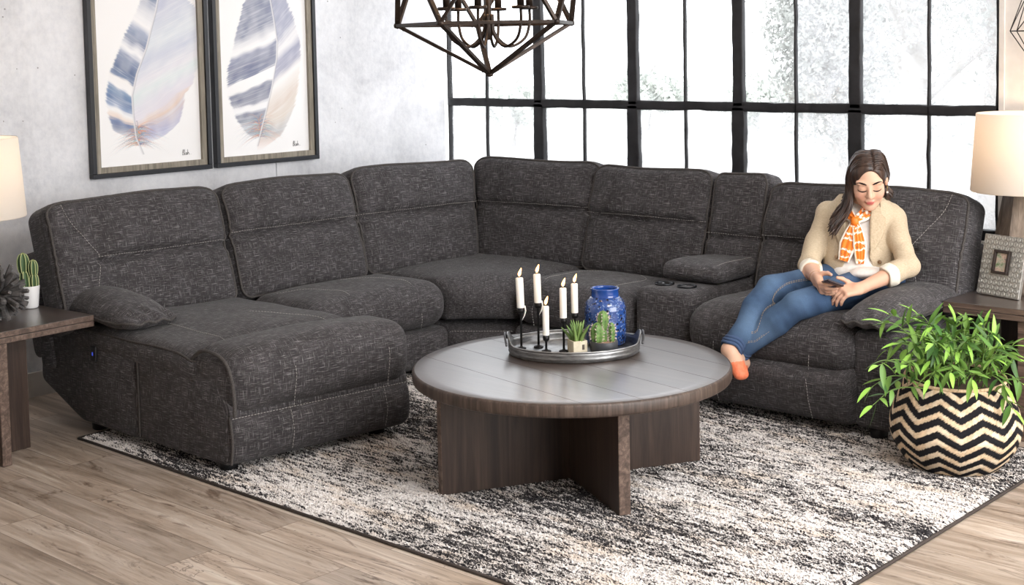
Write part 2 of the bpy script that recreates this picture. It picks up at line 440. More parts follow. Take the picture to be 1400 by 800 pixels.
P = [(RX0-e, RY0-e, .006), (RX1+e, RY0-e, .006), (RX1+e, RY1+e, .006), (RX0-e, RY1+e, .006)]
for a, b in zip(P, P[1:]+P[:1]): mk_b.tube([a, ((a[0]+b[0])/2, (a[1]+b[1])/2, .006), b], .006, 6)
mk_b.mesh('binding', RUGB, rug)
mk('backing', [(RX0, RY0, .001), (RX1, RY0, .001), (RX1, RY1, .001), (RX0, RY1, .001), (RX0, RY0, .004), (RX1, RY0, .004), (RX1, RY1, .004), (RX0, RY1, .004)], [(3,2,1,0),(4,5,6,7),(0,1,5,4),(1,2,6,5),(2,3,7,6),(3,0,4,7)], RUGB, rug, smooth=False)
# ---------------------------------------------------------------- sectional sofa
sofa = thing('sectional_sofa', (-1.2, 1.0, 0), 'charcoal grey woven fabric L-shaped reclining sectional sofa with chaise end and cup holder console', 'sofa')
UL, VL = np.array([0, 1., 0]), np.array([-1., 0, 0])     # run along the left wall (faces +x)
UR, VR = np.array([1., 0, 0]), np.array([0, 1., 0])      # run along the window (faces -y)
def frame(O, U, V, yaw=0., tilt=0.):
    O = np.array(O, float); R = rz(yaw); U = R@U; V = R@V; Z = np.array([0, 0, 1.]); c, s = math.cos(tilt), math.sin(tilt)
    V2 = V*c-Z*s; Z2 = Z*c+V*s
    return lambda p: O+p[:, :1]*U+p[:, 1:2]*V2+p[:, 2:3]*Z2

def stitches(name, parent, paths, fn, lift=.0015, r=.0013, dash=.009, gap=.005, mat=None):
    """paths: local undeformed points on the surface; fn maps to world"""
    for P in paths:
        mb = MB(); Q = spline(P, 160); W = fn(Q); d = np.r_[0, np.cumsum(np.linalg.norm(np.diff(W, axis=0), axis=1))]
        s = 0
        while s+dash < d[-1]:
            t = np.array([s, s+dash/2, s+dash]); pts = np.stack([np.interp(t, d, W[:, k]) for k in range(3)], 1)
            mb.tube(pts, r, 5); s += dash+gap
        if mb.n: mb.mesh(name, mat or THREAD, parent)

def piping(parent, P, fn, r=.007, closed=True):
    Q = P if len(P) > 60 else spline(P, 120)
    V, F = tube(fn(np.asarray(Q, float)), r, 8, not closed, closed); return mk('piping', V, F, PIPE, parent)

def round_rect(hu, hw, rad, n=10):
    out = []
    for cx, cy, a0 in ((hu-rad, hw-rad, 0), (-hu+rad, hw-rad, 90), (-hu+rad, -hw+rad, 180), (hu-rad, -hw+rad, 270)):
        for a in np.radians(a0+np.linspace(0, 90, n)): out.append((cx+rad*math.cos(a), cy+rad*math.sin(a)))
    res = []
    for a, b in zip(out, out[1:]+out[:1]):
        k = max(1, int(np.hypot(b[0]-a[0], b[1]-a[1])/.02))
        for i in range(k): res.append((a[0]+(b[0]-a[0])*i/k, a[1]+(b[1]-a[1])*i/k))
    return np.array(res)

def backrest(O, W, U, V, yaw, tilt, H, T=.2, cf=.52, diag=0, seed=1, slant=(0, 0), crease=1., lobe=.038, wide=(1., 1.)):
    """O bottom centre of the cushion's mid plane; slant shears the side edges (top shift); diag adds the wing seam on one side (+1/-1)"""
    hw, ht, hh = W/2, T/2, H/2; c = -hh+cf*H
    pl0 = frame(O, U, V, yaw, tilt); wv = waves(seed, 8, 10, 34); wv2 = waves(seed+7, 8, 25, 60)
    def deform(p):
        p = np.array(p, float); u, v, w = p[:, 0].copy(), p[:, 1].copy(), p[:, 2].copy()
        a = np.abs(u)/hw; fu = 1-np.clip(a, 0, 1)**4; m = sstep(.1, .95, -v/ht)
        up = np.clip((w-c)/(hh-c), 0, 1); lo = np.clip((c-w)/(c+hh), 0, 1)
        b = lobe*1.15*np.sin(PI*np.clip(up**.55*.9+.08, 0, 1))**.6*(w > c)+lobe*.72*np.sin(PI*np.clip(lo**.9*.9+.06, 0, 1))**.8*(w <= c)
        cu = 1.
        if diag: cu = sstep(-.62, -.5, u/hw*diag) 
        b0 = lobe*.75*np.sin(PI*np.clip((w+hh)/H, 0, 1))**.6
        b = b*cu+b0*(1-cu)
        v -= m*b*(.25+.75*fu)
        v += m*cu*.030*crease*np.exp(-((w-c-.006*np.sin(u*9+seed))/.016)**2)*(.30+.70*fu)
        pin = np.exp(-((w-c)/.07)**2)*sstep(.55, .95, a)
        v += m*pin*.007*np.sin(w*150+np.abs(u)*70)+m*cu*.004*np.exp(-((w-c)/.09)**2)*wv2(np.stack([u*2.2, w*.7, 0*u+seed], 1))
        if diag:
            ln = np.abs(u/hw*diag-(-.55+.32*np.abs(w-c)/hh)); v += m*.008*np.exp(-(ln/.03)**2)*(1-sstep(-.2, 0, u/hw*diag))
        v += m*.0035*wv(np.stack([u, w*1.3, 0*u+seed], 1))
        bot = sstep(-.7, -1, w/hh); v += m*bot*.004*np.sin(u*60+3*np.sin(u*17+seed))
        tp = sstep(.3, 1., w/hh); w = w-.02*tp*sstep(.75, 1, a)+.006*tp*np.sin(u*7+seed)*fu
        s = (w/hh+1)/2; u = u+slant[0]*s*(u < 0)*a+slant[1]*s*(u > 0)*a
        return np.stack([u, v, w], 1)
    pl = lambda p: pl0(p+np.array([0, 0, hh]))
    o = soft('backrest', sofa, FAB, (hw, ht, hh), .055, pl, deform, (26, 3, 34), 3)
    fn = lambda q: pl(deform(q))
    rr = round_rect(hw-.014, hh-.012, .05); piping(o, np.stack([rr[:, 0], 0*rr[:, 0]-ht+.016, rr[:, 1]], 1), fn, .0065)
    f = -ht-.002
    x0 = -hw*.98 if diag <= 0 else -.5*hw; x1 = hw*.98 if diag >= 0 else .5*hw
    paths = [[(x, f, c+.012) for x in np.linspace(x0, x1, 12)]]
    if diag:
        k = -diag*hw
        paths = [[(x, f, c+.012) for x in np.linspace(-.55*hw*diag, diag*hw*.97, 12)],
                 [(k*.55, f, c+.012), (k*.68, f, c+.1), (k*.84, f, c+.2), (k*.75*0+k*.9, f, hh-.02)] if False else [(k*.54, f, c+.01), (k*.66, f, c+.10), (k*.78, f, c+.19), (k*.62*0+k*.83, f, hh-.01)],
                 [(k*.54, f, c), (k*.60, f, c-.09), (k*.66, f, c-.2)]]
    stitches('stitching', o, paths, fn)
    return o

def cushion(name, O, half, r, U, V, yaw=0., dome=.02, roll=0., seed=1, deform2=None, seams=(), n=(22, 18, 5), pipe_top=False, tilt=0.):
    """seat-like cushion; O centre; local (u,v,w)"""
    hu, hv, hw = half; pl = frame(O, U, V, yaw, tilt); wv = waves(seed, 8, 8, 26)
    def deform(p):
        p = np.array(p, float); u, v, w = p[:, 0], p[:, 1], p[:, 2].copy()
        fu = 1-np.clip(np.abs(u)/hu, 0, 1)**3; fv = 1-np.clip(np.abs(v)/hv, 0, 1)**3
        m = sstep(-.2, 1, w/hw); w = w+m*dome*fu*fv+.0035*m*wv(p)
        if roll: w = w-roll*sstep(-.55, -1., v/hv)*m
        p = np.stack([u, v, w], 1)
        p[:, 1] += -.012*(1-np.abs(p[:, 2])/hw)*(v < -.8*hv)*fu
        if deform2 is not None: p = deform2(p)
        return p
    o = soft(name, sofa, FAB, half, r, pl, deform, n, 3)
    if seams: stitches('stitching', o, seams, lambda q: pl(deform(np.asarray(q, float))))
    if pipe_top:
        rr = round_rect(hu-.012, hv-.012, .05); piping(o, np.stack([rr[:, 0], rr[:, 1], 0*rr[:, 0]+hw-.016], 1), lambda q: pl(deform(q)), .005)
    return o

def extruded(name, poly, y0, y1, parent, shear=None, bev=.018):
    """side-view polygon (x,z) extruded in y with rounded edges"""
    P = np.array(poly, float); pts = []
    n = len(P)
    for i in range(n):
        a, b, c = P[i-1], P[i], P[(i+1) % n]; d1 = (a-b)/np.linalg.norm(a-b); d2 = (c-b)/np.linalg.norm(c-b); rr = .035
        for t in np.linspace(0, 1, 5):
            p = (1-t)**2*(b+d1*rr)+2*t*(1-t)*b+t*t*(b+d2*rr); pts.append(p)
    Q = []
    for a, b in zip(pts, pts[1:]+pts[:1]):
        k = max(1, int(np.linalg.norm(b-a)/.05))
        for i in range(k): Q.append(a+(b-a)*i/k)
    Q = np.array(Q); cen = Q.mean(0); m = len(Q)
    T = np.roll(Q, -1, 0)-np.roll(Q, 1, 0); N = np.stack([T[:, 1], -T[:, 0]], 1); N /= np.linalg.norm(N, axis=1)[:, None]
    if ((Q-cen)*N).sum() < 0: N = -N
    V = []; rings = [(y0, bev), (y0+bev*.3, bev*.3), (y0+bev, 0)]+[(y, 0) for y in np.linspace(y0+bev, y1-bev, 8)[1:-1]]+[(y1-bev, 0), (y1-bev*.3, bev*.3), (y1, bev)]
    for y, ins in rings: q = Q-N*ins; V.append(np.stack([q[:, 0], 0*q[:, 0]+y, q[:, 1]], 1))
    V = np.concatenate(V); F = []; UV = []
    per = np.r_[0, np.cumsum(np.linalg.norm(np.diff(np.vstack([Q, Q[:1]]), axis=0), axis=1))]
    for i in range(len(rings)-1):
        for k in range(m):
            k2 = (k+1) % m; F.append((i*m+k, i*m+k2, (i+1)*m+k2, (i+1)*m+k))
            UV += [(per[k], rings[i][0]), (per[k+1], rings[i][0]), (per[k+1], rings[i+1][0]), (per[k], rings[i+1][0])]
    for ring, rev in ((0, True), (len(rings)-1, False)):
        f = [ring*m+k for k in range(m)]; f = f[::-1] if rev else f; F.append(f); UV += [(V[j][0], V[j][2]) for j in f]
    if shear is not None: V = shear(V)
    return mk(name, V, F, FAB, parent, uv=UV)

def foot(x, y): MB().lathe([(.030, .0), (.036, .004), (.038, .05), (.034, .052)], (x, y, .006), 20).mesh('foot', BLACK, sofa)

# ---- chaise end -------------------------------------------------
Ysh = lambda V: V+np.stack([.10*(V[:, 1]+.85)/.87*sstep(-1.7, -1.2, V[:, 0]), 0*V[:, 0], 0*V[:, 0]], 1)
extruded('arm_panel', [(-2.45, .46), (-2.47, .19), (-2.12, .052), (-1.672, .05), (-1.672, .455)], -.858, -.60, sofa)
extruded('seat_base', [(-2.45, .36), (-2.45, .19), (-2.12, .052), (-1.60, .05), (-1.60, .36)], -.59, .03, sofa)
ch = extruded('chaise_base', [(-1.668, .40), (-1.668, .05), (-1.05, .05), (-1.03, .26), (-1.10, .40)], -.853, .012, sofa, Ysh)
piping(ch, [(-1.660, -.854, z) for z in np.linspace(.06, .45, 12)], lambda q: q, .0045, False)
# flat seat pad, piped round its edge
def chd(p):
    q = p.copy(); q[:, 1] -= 0; q[:, 2] += -.022*sstep(-.7, -1., p[:, 1]/.44)+.012*np.exp(-((p[:, 0]-.0)/.25)**2)
    return q
cushion('seat_cushion', (-1.69, -.415, .415), (.445, .475, .062), .05, UL, VL, 0, .022, seed=3, deform2=chd, pipe_top=True,
        seams=[[(-.235, v, .064) for v in np.linspace(-.42, .40, 10)], [(-.40+.80*s, -.44, .064) for s in np.linspace(0, 1, 10)],
               [(.12, -.05, .064), (.24, -.22, .064), (.33, -.43, .064)]], n=(26, 26, 4))
# big front roll of the chaise and the panel under it
def rolld(p):
    q = p.copy(); f = sstep(.2, -1., p[:, 1]/.155); q[:, 1] -= .10*(p[:, 0]+.435)/.87 
    q[:, 2] += .012*np.exp(-((p[:, 0]-.1)/.3)**2)*(p[:, 2] > 0)
    return q
fr = cushion('front_roll', (-1.150, -.415, .376), (.437, .150, .130), .085, UL, VL, 0, .014, seed=5, deform2=rolld, n=(28, 6, 6),
        seams=[[(u0-.16, .05, .128), (u0-.05, -.02, .128), (u0, -.09, .118), (u0+.012, -.148, .04), (u0+.005, -.15, -.122)] for u0 in (-.17, .285)])
piping(fr, [(-.428, v, w) for v, w in [(.13, .07), (.06, .112), (-.03, .112), (-.10, .085), (-.137, .02), (-.150, -.06), (-.148, -.12)]], lambda q: frame((-1.150, -.415, .376), UL, VL)(rolld(q)), .0075, False)
def fpd(p):
    q = p.copy(); q[:, 1] -= .10*(p[:, 0]+.435)/.87; q[:, 1] -= .015*np.sin(PI*np.clip((p[:, 2]+.1)/.2, 0, 1)); return q
fp = cushion('front_panel', (-1.105, -.415, .153), (.437, .075, .103), .045, UL, VL, 0, 0, seed=6, deform2=fpd, n=(24, 3, 8), seams=[[(u0, -.077, w) for w in np.linspace(.095, -.09, 5)] for u0 in (-.165, .29)])
stitches('stitching', fp, [[(u, -.062, .098) for u in np.linspace(-.42, .42, 20)], [(u, -.07, .088) for u in np.linspace(-.42, .42, 20)]], lambda q: frame((-1.105, -.415, .153), UL, VL)(fpd(np.asarray(q))))
piping(fp, [(-.43, -.072, w) for w in np.linspace(.10, -.09, 8)], lambda q: frame((-1.105, -.415, .153), UL, VL)(fpd(q)), .0055, False)
for x, y in ((-1.14, -.78), (-1.06, -.07), (-2.1, -.78), (-2.1, -.05)): foot(x, y)

def arm_pad(O, half, U, V, yaw=0., tip=1, seed=9):
    hu, hv, hw = half; pl = frame(O, U, V, yaw); wv = waves(seed, 8, 12, 40)
    def deform(p):
        p = np.array(p, float); u, v, w = p.T.copy(); a = np.abs(u)/hu; b = np.abs(v)/hv
        k = (1-np.clip(b, 0, 1)**2.6)*(1-np.clip(a, 0, 1)**2.4*.75)
        w = w*(.30+.70*k)+.02*k; u = u*(1-.10*sstep(-.4, -1, v/hv)); w = w-.018*sstep(0, -1., v/hv)
        e = sstep(-.55, -.95, v/hv); w += e*.006*np.sin(u*85+2*np.sin(v*40)); w += .004*wv(p)
        return np.stack([u, v, w], 1)
    o = soft('armrest_pad', sofa, FAB, half, .05, pl, deform, (18, 24, 4), 3)
    rr = round_rect(hu, hv, .05); piping(o, np.stack([rr[:, 0], rr[:, 1], 0*rr[:, 0]-.012], 1), lambda q: pl(deform(q)), .0055)
    return o
arm_pad((-2.06, -.735, .545), (.140, .350, .066), UL, VL)
extruded('arm_front', [(-1.95, .49), (-1.95, .36), (-1.70, .36), (-1.69, .44)], -.85, -.62, sofa)
btn = MB(); V, F, _ = rbox((.022, .006, .034), .0058, 2, 2); btn.add(V+np.array([-1.985, -.866, .375]), F)
b_ = btn.mesh('control_switch', BLACK, sofa); tag(b_, 'black oval power control with a small blue light')
V, F, _ = rbox((.004, .002, .008), .0015, 1, 1); mk('switch_light', V+np.array([-1.985, -.872, .375]), F, emit('blue_led', (.1, .15, 1.), .5), b_)

# ---- seat beside the chaise ------------------------------------
S = [(-.28, .05, .112), (-.20, -.10, .112), (-.185, -.24, .09)]
s2 = cushion('seat_cushion', (-1.885, .490, .362), (.450, .275, .112), .095, UL, VL, 0, .026, seed=12, n=(22, 14, 6),
        seams=[[(u-.16, .15, .112), (u-.04, .07, .112), (u, -.05, .112), (u+.01, -.2, .108), (u, -.275, -.02), (u, -.275, -.1)] for u in (-.17, .235)])
cushion('front_panel', (-1.75, .490, .150), (.452, .13, .097), .04, UL, VL, 0, 0, seed=13, n=(20, 4, 6))
extruded('seat_base', [(-2.45, .30), (-2.45, .19), (-2.12, .06), (-1.72, .06), (-1.72, .26)], .05, .93, sofa)
foot(-1.72, .12); foot(-1.72, .8)

# ---- corner wedge ----------------------------------------------
A, B = np.array([-1.665, .965]), np.array([-1.385, 1.175]); C_, D_ = np.array([-2.30, .96]), np.array([-1.38, 1.86])
def wedge(hz, zc, dome, push=0.):
    def f(p):
        s = np.clip((p[:, 0]+.5), -.2, 1.2)[:, None]; t = np.clip((p[:, 1]+.5), -.2, 1.2)[:, None]
        front = A+(B-A)*s; back = C_+(D_-C_)*s+np.array([-.42, .36])*(4*s*(1-s))
        q = front+(back-front)*t
        q = q+np.array([.7071, -.7071])*(-push+.03*np.exp(-((t+.0)/.06)**2)*(1-np.abs(p[:, 2:3])/hz)*(4*s*(1-s)))
        fu = 1-np.clip(np.abs(p[:, 0])/.5, 0, 1)**4; fv = 1-np.clip(np.abs(p[:, 1])/.5, 0, 1)**4
        m = sstep(-.3, 1, p[:, 2]/hz); z = zc+p[:, 2]+m*dome*fu*fv-m*.045*sstep(.16, 0., t[:, 0])-.02*m*sstep(.9, 1., np.abs(p[:, 0])*2)
        return np.stack([q[:, 0], q[:, 1], z], 1)
    return f
soft('seat_cushion', sofa, FAB, (.5, .5, .10), .035, wedge(.10, .365, .025), None, (16, 20, 5), 3, wr=.002, seed=20)
fpw = soft('front_panel', sofa, FAB, (.5, .5, .098), .03, wedge(.098, .152, 0, .018), None, (14, 16, 4), 2, wr=.001, seed=21)
fw = wedge(.10, .365, .025); piping(sofa, np.array([(-.5, v, .08) for v in np.linspace(-.42, .3, 70)]), fw, .005, False); piping(sofa, np.array([(.5, v, .08) for v in np.linspace(-.42, .3, 70)]), fw, .005, False)
stitches('stitching', fpw, [[(u, -.5, .097) for u in np.linspace(-.47, .47, 12)]], wedge(.098, .152, 0, .012))

# ---- seat next to the console ----------------------------------
s3 = cushion('seat_cushion', (-.990, 1.405, .362), (.383, .275, .112), .09, UR, VR, 0, .026, seed=32, n=(22, 14, 6),
        seams=[[(u-.1*(1 if u < 0 else -1)*-1, .17, .112), (u-.0, .08, .112), (u, -.05, .112), (u, -.2, .106), (u, -.275, 0), (u, -.275, -.1)] for u in (-.22, .22)])
cushion('front_panel', (-.990, 1.275, .150), (.385, .13, .097), .04, UR, VR, 0, 0, seed=33, n=(20, 4, 6))
foot(-1.28, 1.22); foot(-.7, 1.22)
# ---- console ----------------------------------------------------
con = cushion('console', (-.437, 1.505, .29), (.166, .345, .235), .05, UR, VR, 0, .0, seed=40, n=(10, 18, 12))
CUPS = [(-.505, 1.285), (-.375, 1.285)]
for cx, cy in CUPS:
    MB().lathe([(.0, .490), (.034, .490), (.036, .528), (.040, .534), (.046, .534), (.047, .527), (.040, .525)][0:], (cx, cy, 0), 28).mesh('cup_holder', simple('cup_holder_black', srgb(26,28,32), .25, .3), con)
lid = cushion('console_lid', (-.437, 1.60, .568), (.168, .215, .040), .036, UR, VR, 0, .014, seed=41, n=(12, 14, 4), seams=[[(.125, -.205, -.01), (.125, -.19, .03), (.128, -.1, .042), (.13, .15, .042)]])
# ---- right hand recliner, slightly opened -----------------------
s4 = cushion('seat_cushion', (.165, 1.415, .375), (.430, .335, .118), .10, UR, VR, 0, .02, seed=50, n=(24, 16, 6),
        seams=[[(u, .2, .118), (u, .0, .118), (u, -.2, .112), (u-.01, -.31, .06), (u-.015, -.335, -.05), (u-.02, -.33, -.11)] for u in (-.235, .25)], roll=.01)
cushion('footrest', (.165, 1.155, .185), (.432, .085, .118), .05, UR, VR, 0, 0, seed=51, n=(24, 4, 8), tilt=-.30,
        seams=[[(u, -.088, w) for w in np.linspace(.1, -.1, 5)] for u in (-.235, .24)])
V, F, UV = rbox((.42, .30, .10), .02, (4, 4, 2), 2); mk('seat_base', V+np.array([.165, 1.62, .16]), F, FAB, sofa, uv=UV)
V, F, UV = rbox((.095, .42, .205), .03, (4, 8, 6), 3); mk('arm_panel', V+np.array([.670, 1.55, .262]), F, FAB, sofa, uv=UV)
arm_pad((.655, 1.44, .530), (.130, .37, .066), UR, VR, seed=19)
for x in (-.2, .6): foot(x, 1.85)
foot(.66, 1.2)

# ---- backrests --------------------------------------------------
TL = .30
backrest((-2.225, -.440, .425), .925, UL, VL, 0, TL, .60, .20, .50, diag=1, seed=1)
backrest((-2.225, .450, .425), .835, UL, VL, 0, TL, .60, .20, .55, seed=2)
backrest((-2.215, 1.270, .425), .795, UL, VL, -.10, TL-.02, .61, .20, .54, seed=3, slant=(0, .10))
backrest((-1.760, 1.795, .425), .80, UR, VR, .10, TL-.03, .61, .20, .54, seed=4, slant=(-.13, 0))
backrest((-1.000, 1.800, .425), .80, UR, VR, 0, TL-.04, .60, .20, .52, seed=5)
backrest((-.430, 1.785, .425), .335, UR, VR, 0, TL-.05, .60, .19, .44, seed=6, lobe=.02)
backrest((.262, 1.745, .425), 1.045, UR, VR, 0, TL+.02, .575, .20, .48, diag=-1, seed=7)
# frames behind the cushions
for (O, W, U, V, yw) in [((-2.37, .03, .25), 1.82, UL, VL, 0), ((-.5, 1.97, .25), 2.4, UR, VR, 0)]:
    Vv, Ff, UV = rbox((W/2, .055, .24), .03, (8, 2, 6), 3)
    pl = frame(O, U, V, yw, .20); mk('back_frame', pl(Vv+np.array([0, 0, .24])), Ff, FAB, sofa, uv=UV)
Vv, Ff, UV = rbox((.26, .05, .30), .03, (6, 2, 6), 3); mk('back_frame', frame((-2.36, 1.86, .40), (UL+UR)/1.4142, (VL+VR)/1.4142, 0, .12)(Vv+np.array([0, 0, .24])), Ff, FAB, sofa, uv=UV)
Vv, Ff, UV = rbox((.075, .42, .24), .04, (3, 8, 6), 3)
Vq = Vv.copy(); 
mk('back_wing', frame((-2.43, -.862+.05, .30), UL, VL, 0, .25)(np.stack([Vv[:, 0]*.6, Vv[:, 1]*.22, Vv[:, 2]+.24], 1)), Ff, FAB, sofa, uv=UV)
mk('back_wing', frame((.70, 1.88, .30), UR, VR, 0, .22)(np.stack([Vv[:, 0]*.6, Vv[:, 1]*.22, Vv[:, 2]+.22], 1)), Ff, FAB, sofa, uv=UV)
# ---------------------------------------------------------------- round coffee table
def rot2(a, P): return np.asarray(P) @ rz(a).T
ct = thing('coffee_table', (0, 0, 0), 'round dark walnut coffee table on crossed slab legs, standing on the rug', 'table')
V, F = lathe([(0, .404), (.55, .404), (.600, .405), (.607, .409), (.610, .416), (.610, .445), (.607, .451), (.601, .4543), (.55, .4543), (.3, .4543), (0, .4543)], 160)
top = mk('tabletop', V, F, None, ct, mats=[WALNUT, WALRIM], fmat=[1 if 2 <= i//160 <= 6 else 0 for i in range(len(F))])
JNT = simple('board_joint_dark', srgb(58,48,43), .5)  # thin joints in a darker wood tone
for k in range(-2, 3):
    yy = k*.19+.03; L = math.sqrt(.600**2-yy*yy)
    P = rot2(math.radians(-10), [(-L, yy, .4544), (0, yy, .4544), (L, yy, .4544)]); Vt, Ft = tube(P, .0004, 4); mk('board_joint', Vt, Ft, JNT, top)
d1 = np.array([.249, .474]); d1 /= np.linalg.norm(d1); a1 = math.atan2(d1[1], d1[0])
def slab(parent, L, th, z0, z1, ang, c=(0, 0), l0=None):
    l0 = -L if l0 is None else l0
    V, F, _ = rbox(((L-l0)/2, th/2, (z1-z0)/2), .003, (1, 1, 1), 1); V = V+np.array([(L+l0)/2, 0, (z0+z1)/2])
    nf = np.array([np.mean(V[f], axis=0) for f in F]); fm = (np.abs(nf[:, 0]-(L+l0)/2) > (L-l0)/2-.002).astype(int)
    return mk('leg_panel', V@rz(ang).T+np.array([c[0], c[1], 0]), F, None, parent, mats=[WALNUTZ, WALEDGE], fmat=fm, smooth=False)
slab(ct, .535, .045, .014, .404, a1)
slab(ct, .485, .045, .014, .404, a1-PI/2, l0=.0225); slab(ct, .485, .045, .014, .404, a1+PI/2, l0=.0225)

# ---------------------------------------------------------------- side tables
def side_table(c, hx, hy, ang, legs, label, zt=.555, thk=.05):
    t = thing('side_table', (c[0], c[1], 0), label, 'table', 'side tables at the sofa ends')
    C3 = np.array([c[0], c[1], 0])
    for z0, z1 in ((zt-thk/2+.0005, zt), (zt-thk, zt-thk/2-.0005)):
        V, F, _ = rbox((hx, hy, (z1-z0)/2), .002, (1, 1, 1), 1); V[:, 2] += (z0+z1)/2
        nf = np.array([np.mean(V[f], axis=0) for f in F]); fm = (np.abs(nf[:, 2]-(z0+z1)/2) < (z1-z0)/2-.002).astype(int)
        mk('tabletop' if z1 == zt else 'apron', V@rz(ang).T+C3, F, None, t, mats=[WALNUT, WALEDGE], fmat=fm, smooth=False)
    for L, l0, a, o in legs: slab(t, L, .042, .001, zt-thk, ang+a, np.array(c)+(rz(ang)[:2, :2]@np.array(o)), l0)
    return t
LTC = np.array([-2.235, -1.292]); LTA = math.radians(4)
side_table(LTC, .325, .385, LTA, [(.325, -.325, 0, (0, -.045)), (.21, .021, PI/2, (.135, -.045)), (.21, .021, -PI/2, (.135, -.045))], 'square dark wooden side table at the chaise end of the sofa')
RTC = np.array([1.165, 1.845])
side_table(RTC, .375, .325, 0, [(.31, -.31, PI/2, (-.035, 0)), (.30, .021, 0, (-.035, .06)), (.24, .021, PI, (-.035, .06))], 'square dark wooden side table behind the potted plant')

# ---------------------------------------------------------------- table lamps
def m_shade():
    t = NT('linen_lampshade'); p = t.coord('Object'); a = t.noise(t.map(p, (60, 60, 400)), 1, 2)
    d = t.n('BsdfDiffuse', {'Color': (.88, .86, .83, 1)}); tl = t.n('BsdfTranslucent', {'Color': (.85, .76, .64, 1)})
    m = t.n('MixShader', {0: .45, 1: d, 2: tl}); t.t.links.new(m.outputs[0], t.out.inputs[0]); return t.m
SHADE = m_shade()
def table_lamp(c, zt, zs0, zs1, r0, r1, base_mat, label, power, bw0=.10, bw1=.05, lc=(1, .72, .46)):
    t = thing('table_lamp', (c[0], c[1], zt), label, 'lamp', 'table lamps beside the sofa'); C3 = np.array([c[0], c[1], 0])
    mb = MB(); n = 6; zh = zs0-.005
    lv = [(bw0*.96, zt+.001), (bw0, zt+.012), (bw0*1.02, zt+(zh-zt)*.3), (bw1, zh-.012), (bw1*.9, zh)]
    V = []; 
    for r, z in lv:
        a = np.linspace(0, 2*PI, n, endpoint=False)+.35; V.append(np.stack([r*np.cos(a), r*np.sin(a), 0*a+z], 1))
    V = np.concatenate(V); F = [(i*n+k, i*n+(k+1) % n, (i+1)*n+(k+1) % n, (i+1)*n+k) for i in range(len(lv)-1) for k in range(n)]
    F += [tuple(range(n))[::-1], tuple(range((len(lv)-1)*n, len(lv)*n))]
    mk('lamp_base', V+C3, F, base_mat, t, smooth=False)
    MB().lathe([(.016, zh), (.016, zh+.04), (.022, zh+.045), (.022, zh+.085), (.012, zh+.09)], C3, 20).mesh('lamp_stem', BRONZE, t)
    MB().lathe([(r0, zs0), (r0+.002, zs0+.004), (r1+.002, zs1-.004), (r1, zs1), (r1-.003, zs1-.004), (r0-.003, zs0+.004), (r0, zs0)], C3, 64).mesh('lamp_shade', SHADE, t)
    b = MB().lathe([(0, zh+.089), (.014, zh+.09), (.02, zh+.12), (.028, zh+.15), (.02, zh+.175), (0, zh+.185)], C3, 20).mesh('bulb', emit('shade_bulb', (1., .72, .46), 2.), t)
    l = bpy.data.lights.new('lamp_light', 'POINT'); l.energy = power; l.color = lc; l.shadow_soft_size = .05
    o = bpy.data.objects.new('lamp_light', l); COL.objects.link(o); o.location = (c[0], c[1], zh+.25)
    return t
GREYC = m_noise('grey_ceramic_glaze', srgb(92,92,98), srgb(130,130,136), 12, .35, bump=.1)
OLDOAK = m_wood('aged_oak_facets', srgb(70,60,52), srgb(112,98,86), srgb(150,134,118), .6, 'Z', 1.4)
pl = atz(-38, 297, 1.0)
table_lamp((-2.30, -1.245), .555, .985, 1.325, .235, .212, GREYC, 'table lamp with a white drum shade beside the framed feather pictures', 3.2, .095, .055, (1, .82, .64))
table_lamp((.977, 1.944), .555, .998, 1.342, .235, .212, OLDOAK, 'table lamp with a cream drum shade, in front of the window behind the photo frame', 4, .150, .098)

# ---------------------------------------------------------------- small cactus in a white pot
cp = atz(42, 421, .555); cac = thing('potted_cactus', (cp[0], cp[1], .555), 'small ribbed cactus in a white pot on the side table by the chaise', 'cactus')
C3 = np.array([cp[0], cp[1], .555])
MB().lathe([(0, .001), (.030, .001), (.034, .006), (.042, .095), (.041, .1), (.037, .1), (.036, .09), (0, .09)], C3, 32).mesh('pot', WHITEC, cac)
MB().lathe([(0, .088), (.036, .088), (.034, .092), (0, .093)], C3, 24).mesh('soil', simple('dark_soil', srgb(52,42,34), .95), cac)
CACG = simple('cactus_green', srgb(72,98,62), .6); CACR = simple('cactus_rib_pale', srgb(190,196,140), .7)
def rib_body(base, tip, r, nrib=7):
    base, tip = np.array(base), np.array(tip); n = 14; P = base+(tip-base)*np.linspace(0, 1, n)[:, None]
    T, N, B = frames(P); a = np.linspace(0, 2*PI, nrib*6, endpoint=False); rr = 1+.16*np.cos(a*nrib); s = np.linspace(0, 1, n)
    prof = np.maximum(np.sqrt(np.clip(1-(2*s-1)**2*.97, 0, 1))*.5+.5*np.sqrt(np.clip(1-(np.clip(s-.55, 0, 1)/.46)**2, 0, 1)), .04)*r
    prof[-1] = r*.08
    V = (P[:, None]+prof[:, None, None]*rr[None, :, None]*(np.cos(a)[None, :, None]*N[:, None]+np.sin(a)[None, :, None]*B[:, None])).reshape(-1, 3)
    m = len(a); F = [(i*m+k, i*m+(k+1) % m, (i+1)*m+(k+1) % m, (i+1)*m+k) for i in range(n-1) for k in range(m)]+[tuple(range((n-1)*m, n*m)), tuple(range(m))[::-1]]
    ribs = [[P[i]+prof[i]*1.16*(math.cos(2*PI*k/nrib)*N[i]+math.sin(2*PI*k/nrib)*B[i]) for i in range(n)] for k in range(nrib)]
    return V, F, ribs
def ribbed(parent, base, tip, r, name='stem', mg=None, mr=None, nrib=7, rr=.0022):
    V, F, ribs = rib_body(base, tip, r, nrib); o = mk(name, V, F, mg or CACG, parent); mb = MB()
    for q in ribs: mb.tube(q, rr, 5)
    x = mb.mesh('ribs', mr or CACR, o); return o
E1 = CR; 
